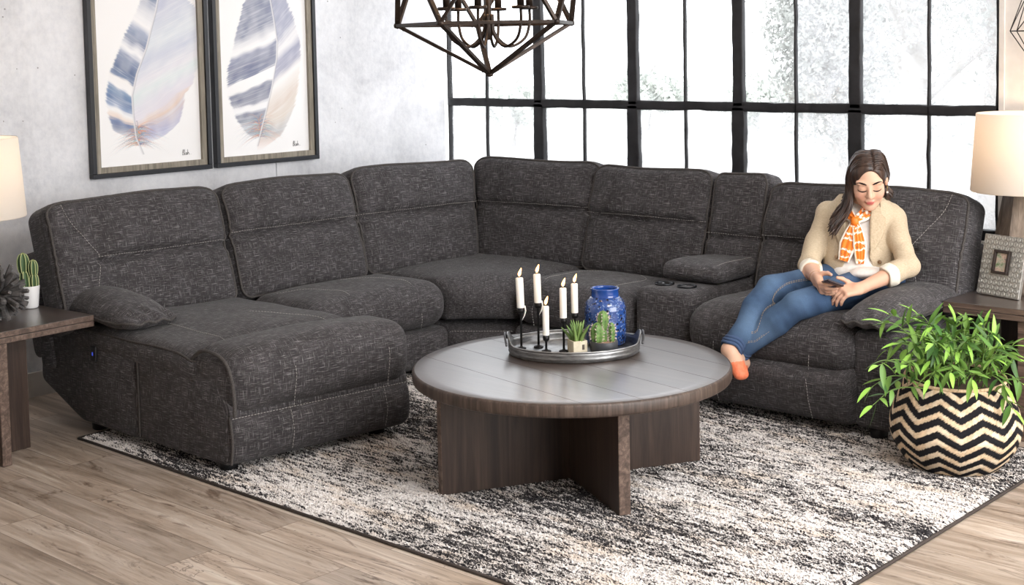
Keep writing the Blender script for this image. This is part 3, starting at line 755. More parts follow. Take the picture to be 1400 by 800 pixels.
ribbed(cac, C3+E1*(-.012)+[0, 0, .085], C3+E1*(-.020)+[0, 0, .17], .022); ribbed(cac, C3+E1*(-.024)+[0, 0, .155], C3+E1*(-.026)+[0, 0, .245], .022)
ribbed(cac, C3+E1*(.020)+[0, 0, .085], C3+E1*(.020)+[0, 0, .155], .017); ribbed(cac, C3+E1*(.019)+[0, 0, .145], C3+E1*(.018)+[0, 0, .215], .017)

# ---------------------------------------------------------------- burst ornament of charred sticks
op = atz(8, 432, .555)+np.array([.05, -.05, 0]); orn = thing('burst_ornament', (op[0], op[1], .555), 'spiky ball of charred grey wood sticks beside the white cactus pot', 'ornament')
CHAR = m_noise('charred_wood', srgb(44,43,44), srgb(112,108,106), 30, .7, stretch=(1, 1, 1), bump=.5)
cen = np.array([op[0], op[1], .555+.108]); g = np.random.default_rng(4)
MB().lathe([(0, -.03), (.02, -.022), (.03, 0), (.02, .022), (0, .03)], cen, 12).mesh('core', CHAR, orn)
for k in range(84):
    zz = 1-2*(k+.5)/84; ph = k*2.39996+g.normal(0, .12); d = np.array([math.sqrt(1-zz*zz)*math.cos(ph), math.sqrt(1-zz*zz)*math.sin(ph), zz])
    L = g.uniform(.085, .125); 
    if d[2] < 0: L = min(L, .1/max(-d[2], .3)*.98)
    a = np.array([0, 0, 1.]) if abs(d[2]) < .8 else np.array([1., 0, 0]); n1 = np.cross(d, a); n1 /= np.linalg.norm(n1); n2 = np.cross(d, n1); w = g.uniform(.006, .010)
    R = np.stack([d, n1*math.cos(k)+n2*math.sin(k), -n1*math.sin(k)+n2*math.cos(k)], 1)
    MB().box(cen+d*(L/2+.012), (L/2, w, w*.8), R, .002).mesh('stick', CHAR, orn, smooth=False)

# ---------------------------------------------------------------- photo frame on the right table
f0 = atz(1334, 401, .556); f1 = atz(1391, 411, .556); U = f1-f0; wF = np.linalg.norm(U); U /= wF; hF = .265
Nn = np.array([U[1], -U[0], 0]); 
if Nn @ (CAMP-f0) < 0: Nn = -Nn
lean = math.radians(13); Zf = np.array([0, 0, 1.])*math.cos(lean)-Nn*math.sin(lean); Nf = Nn*math.cos(lean)+np.array([0, 0, 1.])*math.sin(lean)
FR = np.stack([U, -Nf, Zf], 1); fc = (f0+f1)/2
pf = thing('photo_frame', (fc[0], fc[1], .556), 'embossed silver photo frame leaning back on the side table at the right', 'photo frame')
SILV = m_noise('pressed_silver', srgb(150,148,142), srgb(196,194,188), 60, .35, .75)
def fbox(u, w, v, hu, hw, hv, bev=.002): return fc+U*u+Zf*w-Nf*v, (hu, hv, hw), bev
def ring(name, W, H, w0, cw, v, dep, mat, parent, bev=.002, zc=None):
    zc = H/2 if zc is None else zc; mb = MB()
    for u, w, hu, hw in ((0, zc+H/2-w0/2, W/2, w0/2), (0, zc-H/2+w0/2, W/2, w0/2), (-W/2+w0/2, zc, w0/2, H/2-w0), (W/2-w0/2, zc, w0/2, H/2-w0)):
        mb.box(fc+U*u+Zf*(w+.002)-Nf*v, (hu, dep/2, hw), FR, bev)
    return mb.mesh(name, mat, parent, smooth=False)
bd = MB().box(fc+Zf*(hF/2+.002)-Nf*.012, (wF/2, .010, hF/2), FR, .002).mesh('frame_board', SILV, pf, smooth=False)
ring('inner_frame', .082, .104, .012, 0, -.004, .016, simple('dark_inner_frame', srgb(48,38,34), .4), pf, .002, hF*.56)
def m_photo():
    t = NT('small_portrait_print'); p = t.coord('Object'); a = t.noise(p, 45, 3, .6)
    t.bsdf(Base_Color=t.ramp(a, [(.3, srgb(96,120,74)), (.45, srgb(168,170,150)), (.58, srgb(206,178,160)), (.75, srgb(96,92,96))]).outputs[0], Roughness=.3); return t.m
MB().box(fc+Zf*(hF*.56+.002)-Nf*.0008, (.030, .0012, .041), FR).mesh('photograph', m_photo(), pf, smooth=False)
mb = MB()
nu, nw = 8, 12
for i in range(nw):
    for j in range(nu):
        u = -wF/2+.013+(j+.5*(i % 2))*(wF-.026)/(nu-.5); w = .014+i*(hF-.026)/(nw-1)
        if abs(u) < .047 and abs(w-hF*.56) < .058: continue
        c = fc+U*u+Zf*(w+.002)+Nf*.0005; a = np.linspace(0, 2*PI, 7)[:-1]+PI/6
        for r, q in ((.0098, .0022), (.0050, .0022)):
            mb.tube([c+(U*math.cos(x)+Zf*math.sin(x))*r for x in a], .0017, 5, False, True)
x = mb.mesh('embossed_hexagons', simple('silver_relief', srgb(206,204,198), .35, .6), bd); tag(x, kind='stuff')
MB().box(fc+Zf*.09-Nf*.075, (.03, .003, .088), np.stack([U, (-Nn*math.cos(-.32)+np.array([0,0,1.])*math.sin(-.32)), (np.array([0,0,1.])*math.cos(-.32)+Nn*math.sin(-.32)*-1)], 1)).mesh('easel_back', BLACK, pf, smooth=False)

# ---------------------------------------------------------------- galvanised tray and what stands on it
zT = .4545; tc = atz(785, 481, zT)+0; TU = np.array([CR[0], CR[1], 0]); TU /= np.linalg.norm(TU); TV = np.array([-TU[1], TU[0], 0])
tray = thing('serving_tray', (tc[0], tc[1], zT), 'oval galvanised metal tray with raised handles, centred on the coffee table', 'tray')
aT, bT = .262, .215; n = 96; th = np.linspace(0, 2*PI, n, endpoint=False)
hh = .042+.036*np.exp(-((np.abs(np.cos(th))-1)/.045)**2*1.0)*(np.abs(np.cos(th)) > .8)
def rimpt(f, z, out=0): return tc+((aT*f+out)*np.cos(th))[:, None]*TU+((bT*f+out)*np.sin(th))[:, None]*TV+np.outer(z, [0, 0, 1])
V = np.concatenate([rimpt(.97, 0*th+.001), rimpt(.985, 0*th+.004), rimpt(.99, 0*th+.012), rimpt(1.0, 0*th+.014), rimpt(.99, 0*th+.018), rimpt(1.0, 0*th+.026), rimpt(1.0, 0*th+.030), rimpt(1.01, hh), rimpt(1.01, hh, -.003), rimpt(.985, 0*th+.03), rimpt(.975, 0*th+.012), rimpt(.96, 0*th+.006)])
F = [(i*n+k, i*n+(k+1) % n, (i+1)*n+(k+1) % n, (i+1)*n+k) for i in range(11) for k in range(n)]+[tuple(range(n))[::-1], tuple(range(11*n, 12*n))]
tb = mk('tray_body', V, F, GALV, tray)
mk('rolled_rim', *tube(rimpt(1.01, hh+.001), .0038, 8, False, True), GALV, tray)
for sgn in (1, -1):
    c = tc+TU*sgn*(aT*1.01+.002)
    mk('handle', *tube(spline([c-TV*.075+[0, 0, .045], c-TV*.045+TU*sgn*.006+[0, 0, .068], c+TU*sgn*.008+[0, 0, .080], c+TV*.045+TU*sgn*.006+[0, 0, .068], c+TV*.075+[0, 0, .045]], 20), .0045, 8), simple('tray_handle_metal', srgb(90,90,92), .4, .8), tray)
zF = zT+.007
def px_on(x, y): q = atz(x, y, zF); return q
def candle_pair(x, ybase, ybot, ytop, w, where, tilt=0, drip=False):
    b = px_on(x, ybase); D = (b-CAMP)@CW; k = D/CF
    h0 = zF+(ybase-ybot)*k; h1 = zF+(ybase-ytop)*k; r = w*k/2; C3 = np.array([b[0], b[1], 0])
    t = thing('candlestick', (b[0], b[1], zF), 'black iron candlestick %s' % where, 'candlestick', 'candlesticks on the tray')
    MB().lathe([(0, zF+.0005), (.019, zF+.0005), (.020, zF+.003), (.017, zF+.006), (.006, zF+.009), (.0045, zF+.014), (0, zF+.014)], C3, 28).mesh('foot_plate', IRON, t)
    MB().lathe([(.0046, zF+.012), (.0046, h0-.024), (.007, h0-.02)], C3, 14).mesh('rod', IRON, t)
    MB().lathe([(.004, h0-.024), (.0075, h0-.020), (r*.95, h0-.016), (r*1.02, h0+.003), (r*.92, h0+.003), (r*.9, h0-.004), (0, h0-.004)], C3, 24).mesh('cup', IRON, t)
    c = thing('candle', (b[0], b[1], h0), 'lit white candle %s' % where.replace('holding', 'in').replace('stick', 'stick'), 'candle', 'lit candles on the tray')
    R = np.array([tilt*TU[0], tilt*TU[1], 1.]); P = [C3+np.array([0, 0, h0-.003])+R*(h1-h0+.003)*s for s in (0, .01, .5, .985, 1)]
    V, F = tube(P, [r*.97, r, r, r, r*.88], 24); mk('wax', V, F, WAX, c)
    tp = P[-1]
    mk('wick', *tube([tp-[0, 0, .002], tp+[0, 0, .005], tp+TU*.002+[0, 0, .010]], .0009, 6), BLACK, c)
    f0 = tp+np.array([0, 0, .006]); fv = spline([f0, f0+TU*.001+[0, 0, .010], f0+TU*.005+[0, 0, .022], f0+TU*.009+[0, 0, .034]], 12)
    mk('flame', *tube(fv, [.001, .0035, .005, .0058, .006, .0058, .0053, .0046, .0038, .0029, .0018, .0005], 12), FLAME, c)
    if drip:
        q = C3+TU*(r*1.05); mb = MB(); mb.tube([q+[0, 0, h0+.01], q+TU*.003+[0, 0, h0-.01], q-TU*.002+[0, 0, h0-.03], q-TU*.001*0-TU*(r*.9)+[0, 0, h0-.052]], [.003, .003, .0024, .001], 8); mb.mesh('wax_drip', WAX, c)
    return t
candle_pair(713, 477, 421, 379, 10.5, 'nearest the left handle of the tray', -.03, True)
candle_pair(736.5, 475, 414, 374, 10, 'second from the left, with wax dripping down its stem', -.02, True)
candle_pair(747, 481, 459, 418, 9, 'the shortest one, low in the middle of the tray')
candle_pair(771, 481, 435, 393, 9.5, 'the tall one just left of the cream cube pot')
candle_pair(786.5, 474, 428, 387, 9.5, 'standing behind the green spiky succulent')

# vase
vb = px_on(828, 469.5); k = ((vb-CAMP)@CW)/CF; C3 = np.array([vb[0], vb[1], zF]); vase = thing('blue_vase', (vb[0], vb[1], zF), 'glossy cobalt blue ceramic vase with a pitted pattern, at the back of the tray', 'vase')
def m_vase():
    t = NT('cobalt_pitted_glaze'); p = t.coord('Object'); v = t.n('TexVoronoi', {'Vector': p, 'Scale': 92.}); 
    d = t.ramp(v.outputs['Distance'], [(.16, 1.), (.38, 0.)]).outputs[0]; v2 = t.n('TexVoronoi', {'Vector': p, 'Scale': 50.}); e = t.ramp(v2.outputs['Distance'], [(.22, 1.), (.32, 0.)]).outputs[0]
    c = t.mix(t.noise(p, 40, 3).outputs[0], srgb(20,46,104), srgb(42,82,152)); c = t.mix(t.math('MULTIPLY', d, .55), c, srgb(150,178,222)); c = t.mix(e, c, srgb(10,18,48))  # pale spots are painted glints, dark spots the pits
    t.bsdf(Base_Color=c, Roughness=.12, Specular_IOR_Level=.6, Coat_Weight=.5, Coat_Roughness=.05, Normal=t.bump(t.math('SUBTRACT', d, e), .6, .004)); return t.m
PLAINB = simple('cobalt_glaze', srgb(30,68,140), .12, Coat_Weight=.5)
R = 28.5*k; Hh = 77*k; rn = 19*k
body = MB().lathe([(0, .001), (R*.90, .001), (R*.97, .006), (R, .02), (R, Hh*.60), (R*.98, Hh*.68), (R*.90, Hh*.76), (R*.76, Hh*.825), (rn*1.02, Hh*.85)], C3, 72).mesh('vase_body', m_vase(), vase)
MB().lathe([(rn*1.02, Hh*.848), (rn, Hh*.86), (rn, Hh*.97), (rn*1.04, Hh*.985), (rn*1.02, Hh), (rn*.93, Hh), (rn*.9, Hh*.97), (rn*.9, Hh*.7), (R*.9, Hh*.6), (R*.9, Hh*.1), (0, Hh*.1)], C3, 56).mesh('vase_neck', PLAINB, vase)
# flowering cactus in a dark pot
pb = px_on(826, 481.5); k = ((pb-CAMP)@CW)/CF; C3 = np.array([pb[0], pb[1], zF]); dc = thing('dish_cactus', (pb[0], pb[1], zF), 'spiny green cactus in a round charcoal dish in front of the blue vase', 'cactus')
R = 19*k; MB().lathe([(0, .001), (R*.9, .001), (R*.97, .005), (R, .044), (R*.97, .047), (R*.9, .046), (R*.88, .036), (0, .036)], C3, 48).mesh('pot', simple('charcoal_pot', srgb(62,64,68), .5), dc)
MB().lathe([(0, .036), (R*.88, .036), (R*.8, .041), (0, .043)], C3, 24).mesh('gravel', m_noise('terracotta_gravel', srgb(120,84,64), srgb(196,160,138), 220, .9, bump=.8), dc)
SPN = simple('cactus_spine', srgb(222,200,196), .6); CG2 = m_noise('cactus_flesh', srgb(62,96,48), srgb(126,158,88), 60, .55)
for (u, v, z0, z1, r) in ((-.026, -.006, .038, .12, .024), (-.002, .008, .085, .165, .021), (-.004, .006, .038, .095, .020), (.031, .0, .038, .118, .013), (-.034, .014, .038, .10, .015)):
    b0 = C3+TU*u+TV*v+[0, 0, z0]; b1 = b0+np.array([0, 0, z1-z0]); V, F, ribs = rib_body(b0, b1, r, 6); o = mk('stem', V, F, CG2, dc); mb = MB()
    for q in ribs:
        for p_ in q[1:-1:2]:
            dd = p_-(b0+(b1-b0)*.5); dd[2] *= .3; dd /= np.linalg.norm(dd)
            for s in range(3):
                e = dd+g.normal(0, .5, 3); e /= np.linalg.norm(e); mb.tube([p_, p_+e*.004, p_+e*.009], [.0011, .0009, .0004], 4)
    tag(mb.mesh('spines', SPN, o), kind='stuff')
# succulent in a cream cube
sb = px_on(789.5, 482); k = ((sb-CAMP)@CW)/CF; C3 = np.array([sb[0], sb[1], zF]); su = thing('cube_succulent', (sb[0], sb[1], zF), 'green finger-leaved succulent in a cream cube pot, left of the charcoal dish', 'succulent')
s_ = .030; CRM = m_noise('cream_cube_pot', srgb(196,184,158), srgb(222,212,190), 30, .7); cu = MB(); Rz = rz(math.atan2(TU[1], TU[0])+.40)
for dx, dy, hx, hy in ((0, s_-.003, s_, .003), (0, -s_+.003, s_, .003), (s_-.003, 0, .003, s_-.006), (-s_+.003, 0, .003, s_-.006)):
    cu.box(C3+Rz@np.array([dx, dy, .026]), (hx, hy, .025), Rz, .0015)
cu.box(C3+[0, 0, .018], (s_-.004, s_-.004, .016), Rz, .001)
pot = cu.mesh('pot', CRM, su, smooth=False)
MB().box(C3+Rz@np.array([.012, -s_-.0004, .026]), (.005, .0004, .010), Rz).mesh('pot_stamp', simple('stamp_ink', srgb(90,80,70), .8), pot, smooth=False)
SG = m_noise('succulent_green', srgb(70,104,52), srgb(140,166,96), 30, .45, stretch=(1, 1, .2))
for i in range(15):
    a = i*2.4; rr = .004+.0015*i; b0 = C3+np.array([math.cos(a)*rr*.8, math.sin(a)*rr*.8, .034]); L = g.uniform(.07, .105)*(1-.012*i); o = np.array([math.cos(a), math.sin(a), 0])*(.012+.0022*i)
    P = spline([b0, b0+o*.3+[0, 0, L*.4], b0+o*.8+[0, 0, L*.75], b0+o*1.2+[0, 0, L]], 10); mk('leaf', *tube(P, [.005, .0065, .0068, .0066, .0062, .0056, .0048, .0038, .0026, .0008], 8), SG, su)
# ---------------------------------------------------------------- framed feather prints
FRB = simple('black_frame_lacquer', srgb(30,32,38), .4); FRG = m_wood('grey_wash_frame', srgb(92,86,76), srgb(138,130,116), srgb(168,160,146), .6, 'Z', 2.)
PRINT = m_tint('painted_print', .55, .25)
def vnoise(x, y, seed):
    g = np.random.default_rng(seed); T = g.random((64, 64)); xi = np.floor(x).astype(int); yi = np.floor(y).astype(int); fx = x-xi; fy = y-yi
    fx = fx*fx*(3-2*fx); fy = fy*fy*(3-2*fy); a = lambda i, j: T[i % 64, j % 64]
    return (a(xi, yi)*(1-fx)+a(xi+1, yi)*fx)*(1-fy)+(a(xi, yi+1)*(1-fx)+a(xi+1, yi+1)*fx)*fy
def feather(S, Tt, rach, lb, rb, left_cols, right_cols, seed, ks):
    """S across (m), Tt up (m): painted colours"""
    R = np.array(rach); col = np.ones(S.shape+(3,))*np.array(srgb(247,246,246))
    xr = np.interp(Tt, R[:, 1], R[:, 0]); d = S-xr
    for side, bound, cols, kk in ((-1, lb, left_cols, ks[0]), (1, rb, right_cols, ks[1])):
        m = d*side > 0; ad = np.abs(d); t0 = Tt-kk*ad*np.clip((Tt-.10)/.26, .12, 1)
        streak = vnoise(t0*170+40, ad*9+seed, seed+side)*.6+vnoise(t0*420+9, ad*14, seed+side+5)*.4
        bl = np.interp(t0, [b[0] for b in bound], [b[1] for b in bound])
        edge = np.clip((bl-ad+.020*(streak-.55))/.012, 0, 1); edge = edge*(t0 > bound[0][0])
        tt = t0+.018*(streak-.5)+.02*(vnoise(ad*22, t0*14, seed+3)-.5)
        C = np.stack([np.interp(tt, [c[0] for c in cols], [srgb(*c[1])[k] for c in cols]) for k in range(3)], -1)
        op = np.interp(tt, [c[0] for c in cols], [c[2] for c in cols])*np.clip(.62+.8*streak, 0, 1)*(.75+.25*vnoise(ad*30, t0*30, seed+8))
        edge = edge*sstep(-.01, .075, t0-bound[0][0]); a = np.clip(edge*op*m, 0, 1)[..., None]; col = col*(1-a)+C*a
    # downy strokes fanning out at the base
    q = R[0]+(R[1]-R[0])*.65
    g = np.random.default_rng(seed)
    for i in range(190):
        an = g.uniform(-1.35, 1.35); ln = g.uniform(.07, .21); tt = np.linspace(0, 1, 24); sx = q[0]+np.sin(an)*ln*tt; sy = q[1]+g.uniform(-.01, .09)+ln*tt*(.55*np.cos(an)-.28*(g.random() < .5))-ln*.35*tt**2
        c = np.array(srgb(*[(120,138,176), (214,170,138), (150,190,196), (150,146,160), (226,150,104)][g.integers(5)])); w = .0016
        for x, y, f in zip(sx, sy, tt):
            i0 = int((x-S[0, 0])/(S[1, 0]-S[0, 0])); j0 = int((y-Tt[0, 0])/(Tt[0, 1]-Tt[0, 0]))
            if 0 <= i0 < S.shape[0]-1 and 0 <= j0 < S.shape[1]-1: col[i0:i0+2, j0] = col[i0:i0+2, j0]*(.35+.6*f)+c*(.65-.6*f)
    a = np.exp(-(d/.0042)**2)*(Tt > R[0, 1])*(Tt < R[-1, 1]); sh = np.exp(-((d-.005)/.003)**2)*.5*(Tt > R[0, 1])
    col = col*(1-sh[..., None])+np.array(srgb(120,124,136))*sh[..., None]
    col = col*(1-a[..., None])+np.array(srgb(228,226,228))*a[..., None]
    return np.clip(col, 0, 1)
def picture(y0, y1, zb, H, label, art, sig):
    t = thing('framed_print', (XL+.02, (y0+y1)/2, zb), label, 'picture', 'framed feather pictures on the wall')
    Wd = y1-y0; Rf = np.eye(3); mb = MB(); mg = MB(); f1, f2 = .024, .030
    for (cy, cz, hy, hz) in (((y0+y1)/2, zb+f1/2, Wd/2, f1/2), ((y0+y1)/2, zb+H-f1/2, Wd/2, f1/2), (y0+f1/2, zb+H/2, f1/2, H/2-f1), (y1-f1/2, zb+H/2, f1/2, H/2-f1)): mb.box((XL+.022, cy, cz), (.020, hy, hz), None, .003)
    mb.mesh('outer_frame', FRB, t, smooth=False)
    a, b, c, d = y0+f1, y1-f1, zb+f1, zb+H-f1
    for (cy, cz, hy, hz) in (((a+b)/2, c+f2/2, (b-a)/2, f2/2), ((a+b)/2, d-f2/2, (b-a)/2, f2/2), (a+f2/2, (c+d)/2, f2/2, (d-c)/2-f2), (b-f2/2, (c+d)/2, f2/2, (d-c)/2-f2)): mg.box((XL+.018, cy, cz), (.012, hy, hz), None, .002)
    mg.mesh('inner_moulding', FRG, t, smooth=False)
    a, b, c, d = a+f2, b-f2, c+f2, d-f2; n1, n2 = 230, 480
    s = np.linspace(0, b-a, n1); q = np.linspace(0, d-c, n2); S, Tt = np.meshgrid(s, q, indexing='ij'); C = art(S, Tt)
    V = np.stack([0*S+XL+.012, a+S, c+Tt], -1).reshape(-1, 3); ids = np.arange(n1*n2).reshape(n1, n2)
    F = np.stack([ids[:-1, :-1], ids[1:, :-1], ids[1:, 1:], ids[:-1, 1:]], -1).reshape(-1, 4)
    o = mk('print', V, F, PRINT, t, col=C.reshape(-1, 3), smooth=False)
    # handwritten signature
    mb = MB(); ink = simple('signature_ink', srgb(40,40,44), .6); sx, sz, k = b-.115, c+.030, .017
    for st in ([(0, 0), (.1, 1.2), (.25, 1.75), (.45, 1.3), (.15, .95), (.5, .6), (.35, .1), (0, .1)], [(.75, 1.8), (.7, .9), (.75, .1), (.9, .05)], [(1.5, .75), (1.2, .7), (1.1, .2), (1.4, .1), (1.55, .7), (1.6, .05)], [(1.95, 1.7), (1.9, .8), (1.85, .05), (2.05, .75), (2.3, .5), (2.35, .05)], [(2.7, .1), (2.76, .12)], [(3.1, .1), (3.16, .12)]):
        P = spline([(XL+.0128, sx+u*k, sz+w*k) for u, w in st], 24); mb.tube(P, .0011, 5)
    mb.mesh('signature', ink, o); return t
PZ = .995
ya = [atx(px, py, XL+.04)[1] for px, py in ((128, 247.5), (291, 229.5), (297.5, 231), (437, 215.5))]
PZ = float(np.mean([atx(px, py, XL+.04)[2] for px, py in ((128, 247.5), (291, 229.5), (297.5, 231), (437, 215.5))]))
K = .605
LB1=[(.13,.02),(.165,.13),(.25,.155),(.4,.165),(.55,.16),(.7,.13),(.85,.09),(.95,0)]; RB1=[(.10,.04),(.15,.28),(.22,.36),(.35,.37),(.5,.34),(.65,.28),(.8,.16),(.9,0)]
fe1 = lambda S, T: feather(S, T, [(.252, .05), (.215, .14), (.202, .26), (.20, .36), (.232, .47), (.293, .60), (.36, .80), (.42, 1.05)], LB1, RB1,
    [(.10, (70,98,140), .9), (.17, (58,84,136), .95), (.205, (84,110,160), .9), (.225, (226,190,160), .5), (.25, (236,236,238), .3), (.27, (120,146,186), .8), (.30, (78,112,160), .95), (.345, (92,130,172), .9), (.36, (238,236,238), .3), (.40, (236,232,230), .4), (.415, (92,116,156), .9), (.46, (74,98,140), .95), (.52, (110,128,166), .9), (.55, (230,232,238), .3), (.6, (88,108,150), .9), (.66, (120,140,176), .8), (.7, (236,236,240), .3), (.85, (100,120,160), .9)],
    [(.02, (150,190,200), .4), (.08, (122,136,196), .85), (.13, (110,118,186), .9), (.17, (150,140,180), .6), (.20, (214,176,150), .65), (.23, (206,196,214), .55), (.28, (196,196,216), .5), (.34, (190,212,216), .5), (.40, (206,204,220), .5), (.46, (190,196,216), .55), (.52, (160,172,204), .6), (.6, (180,196,212), .5), (.8, (150,160,196), .6)], 11, (.5, .52))
fe2 = lambda S, T: feather(S, T, [(.235, .045), (.268, .14), (.31, .26), (.35, .38), (.387, .53), (.395, .63), (.375, .76), (.34, .95), (.30, 1.1)], [(.08, .03), (.14, .12), (.22, .19), (.32, .245), (.45, .30), (.6, .33), (.75, .29), (.9, .2), (1.05, 0)],
    [(.02, .04), (.08, .15), (.16, .20), (.26, .19), (.38, .18), (.5, .17), (.65, .15), (.85, .1), (1., 0)],
    [(.08, (128,142,156), .6), (.13, (112,122,140), .85), (.17, (170,182,196), .5), (.19, (116,124,146), .85), (.25, (110,116,142), .9), (.275, (232,234,240), .3), (.30, (226,226,232), .35), (.315, (128,132,154), .8), (.36, (108,114,142), .95), (.41, (122,128,152), .9), (.43, (240,238,238), .25), (.485, (238,236,238), .3), (.50, (112,120,150), .9), (.56, (104,112,144), .95), (.63, (130,136,164), .9), (.66, (238,238,240), .3), (.75, (118,126,154), .9)],
    [(.02, (222,150,116), .6), (.07, (206,176,160), .6), (.12, (166,168,172), .7), (.17, (206,188,168), .6), (.23, (200,172,148), .6), (.30, (218,204,190), .5), (.36, (236,230,226), .3), (.42, (150,152,178), .8), (.5, (136,140,172), .85), (.56, (220,218,224), .4), (.65, (140,146,176), .8)], 23, (-.35, .8))
picture(ya[0], ya[1], PZ, 1.34, 'left framed watercolour of a blue striped feather, black frame with grey inner moulding', fe1, 0)
picture(ya[2], ya[3], PZ, 1.34, 'right framed watercolour of a slate grey banded feather, nearer the window', fe2, 1)

# ---------------------------------------------------------------- geometric chandelier
apx = atd(669.5, 101, 5.0); kpx = 5.0/CF; RC = 128*kpx
chd = thing('chandelier', tuple(apx), 'dark bronze geometric cage chandelier with candle sleeves, hanging above the coffee table', 'chandelier')
FH = -CW.copy(); FH[2] = 0; FH /= np.linalg.norm(FH); RH = np.array([CR[0], CR[1], 0]); RH /= np.linalg.norm(RH)   # towards camera / right
def nodep(deg, R, z): a = math.radians(deg); return apx*[1, 1, 0]+(FH*math.cos(a)+RH*math.sin(a))*R+[0, 0, z]
zE = apx[2]+70*kpx-.005; OFF = 9
lo = [nodep(OFF+36+72*i, RC, zE) for i in range(5)]; up = [nodep(OFF+72*i, RC, zE+RC*.98) for i in range(5)]; tp = apx*[1, 1, 0]+[0, 0, zE+RC*1.55]
bot = apx.copy()
def bar(a, b, w=.0095, h=.006):
    a, b = np.array(a), np.array(b); d = b-a; L = np.linalg.norm(d); d /= L; s = np.cross(d, [0, 0, 1.]); s /= np.linalg.norm(s)+1e-9; t_ = np.cross(s, d)
    mb = MB(); mb.box((a+b)/2, (L/2-.004, w, h), np.stack([d, s, t_], 1), .0015)
    for q in (.07, .93):
        p = a+(b-a)*q; V, F = lathe([(.0, -.0085), (.0045, -.007), (.0045, .007), (0, .0085)], 10); mb.add(V@np.stack([s, d, t_], 1).T+p, F)
    return mb.mesh('cage_bar', BRONZE, chd, smooth=False)
for i in range(5):
    j = (i+1) % 5; bar(lo[i], lo[j]); bar(lo[i], bot); bar(lo[i], up[i]); bar(lo[i], up[j]); bar(up[i], up[j]); bar(up[i], tp)
for P in lo+up+[bot, tp]: MB().lathe([(0, -.012), (.012, -.008), (.014, 0), (.012, .008), (0, .012)], P, 12).mesh('cage_joint', BRONZE, chd)
ctr = apx*[1, 1, 0]+FH*.0; zc = zE-.055
hub = MB().lathe([(0, zc-.005), (.012, zc), (.016, zc+.03), (.011, zc+.07), (.011, tp[2]), (0, tp[2])], ctr+RH*.0, 16).mesh('centre_stem', BRONZE, chd)
for i, dg in enumerate((-78, -12, 50, 105, 168, 228)):
    a = math.radians(dg); D = FH*math.cos(a)+RH*math.sin(a); R = .155; c0 = ctr+[0, 0, zc+.06]
    P = spline([c0+D*.014+[0, 0, .03], c0+D*.022-[0, 0, .04], c0+D*.075-[0, 0, .088], c0+D*.135-[0, 0, .06], c0+D*R+[0, 0, 0], c0+D*R+[0, 0, .045]], 26)
    arm = mk('arm', *tube(P, .0055, 8), BRONZE, chd); e = P[-1]
    MB().lathe([(0, 0), (.03, .001), (.033, .006), (.031, .012), (.014, .012)], e, 24).mesh('drip_pan', BRONZE, chd)
    MB().lathe([(.013, .010), (.013, .095), (.011, .097), (0, .097)], e, 20).mesh('candle_sleeve', BRONZE, chd)
    MB().lathe([(0, .096), (.008, .10), (.015, .125), (.013, .15), (.005, .175), (0, .182)], e, 16).mesh('bulb', BULB, chd)
l = bpy.data.lights.new('chandelier_light', 'POINT'); l.energy = 6; l.color = (1, .66, .38); l.shadow_soft_size = .08
o = bpy.data.objects.new('chandelier_light', l); COL.objects.link(o); o.location = ctr+np.array([0, 0, zE+.22])
# chain to the ceiling
nl = int((ZC-tp[2])/.034)
for i in range(nl):
    z = tp[2]+.012+i*(ZC-tp[2]-.02)/nl; a = np.linspace(0, 2*PI, 15)[:-1]; D = RH if i % 2 else FH
    mk('chain_link', *tube([ctr+D*.009*math.cos(x)+[0, 0, z+.010+.020*math.sin(x)] for x in a], .0026, 6, False, True), BRONZE, chd)
MB().lathe([(0, ZC-.03), (.02, ZC-.028), (.06, ZC-.006), (.062, ZC-.0005), (0, ZC-.0005)], ctr, 28).mesh('ceiling_rose', BRONZE, chd)

# ---------------------------------------------------------------- thin wire pendant at the right
wl = atd(1381, 42.5, 5.6); kp = 5.6/CF; RW = 47*kp; wc = wl+RH*RW; 
wp = thing('wire_pendant', (wc[0], wc[1], wc[2]), 'thin black wire geometric pendant by the white wall at the right edge', 'pendant light')
WIRE = simple('black_wire', srgb(44,40,38), .5, .5)
eq = [wc+(RH*math.cos(a)+FH*math.sin(a))*RW for a in np.radians(np.arange(6)*60+180)]
up_ = [wc+(RH*math.cos(a)+FH*math.sin(a))*RW*.55+[0, 0, .17] for a in np.radians(np.arange(6)*60+180)]
dn = wc+np.array([0, 0, -.20]); hi = wc+np.array([0, 0, .26])
for i in range(6):
    j = (i+1) % 6
    for a, b in ((eq[i], eq[j]), (eq[i], dn), (eq[i], up_[i]), (up_[i], up_[j]), (up_[i], hi), (eq[i], up_[j])): mk('wire', *tube([a, (a+b)/2, b], .0022, 6), WIRE, wp)
mk('cord', *tube([hi, (hi+np.array([wc[0], wc[1], ZC]))/2, np.array([wc[0], wc[1], ZC-.002])], .003, 6), WIRE, wp)
MB().lathe([(0, .0), (.018, .004), (.022, .05), (.02, .06), (0, .06)], hi-[0, 0, .06], 16).mesh('socket', WIRE, wp)
MB().lathe([(0, -.10), (.022, -.085), (.030, -.06), (.022, -.03), (.012, -.012), (.012, 0)], hi-[0, 0, .058], 20).mesh('bulb', simple('clear_bulb', srgb(230,222,206), .1, Transmission_Weight=.6), wp)

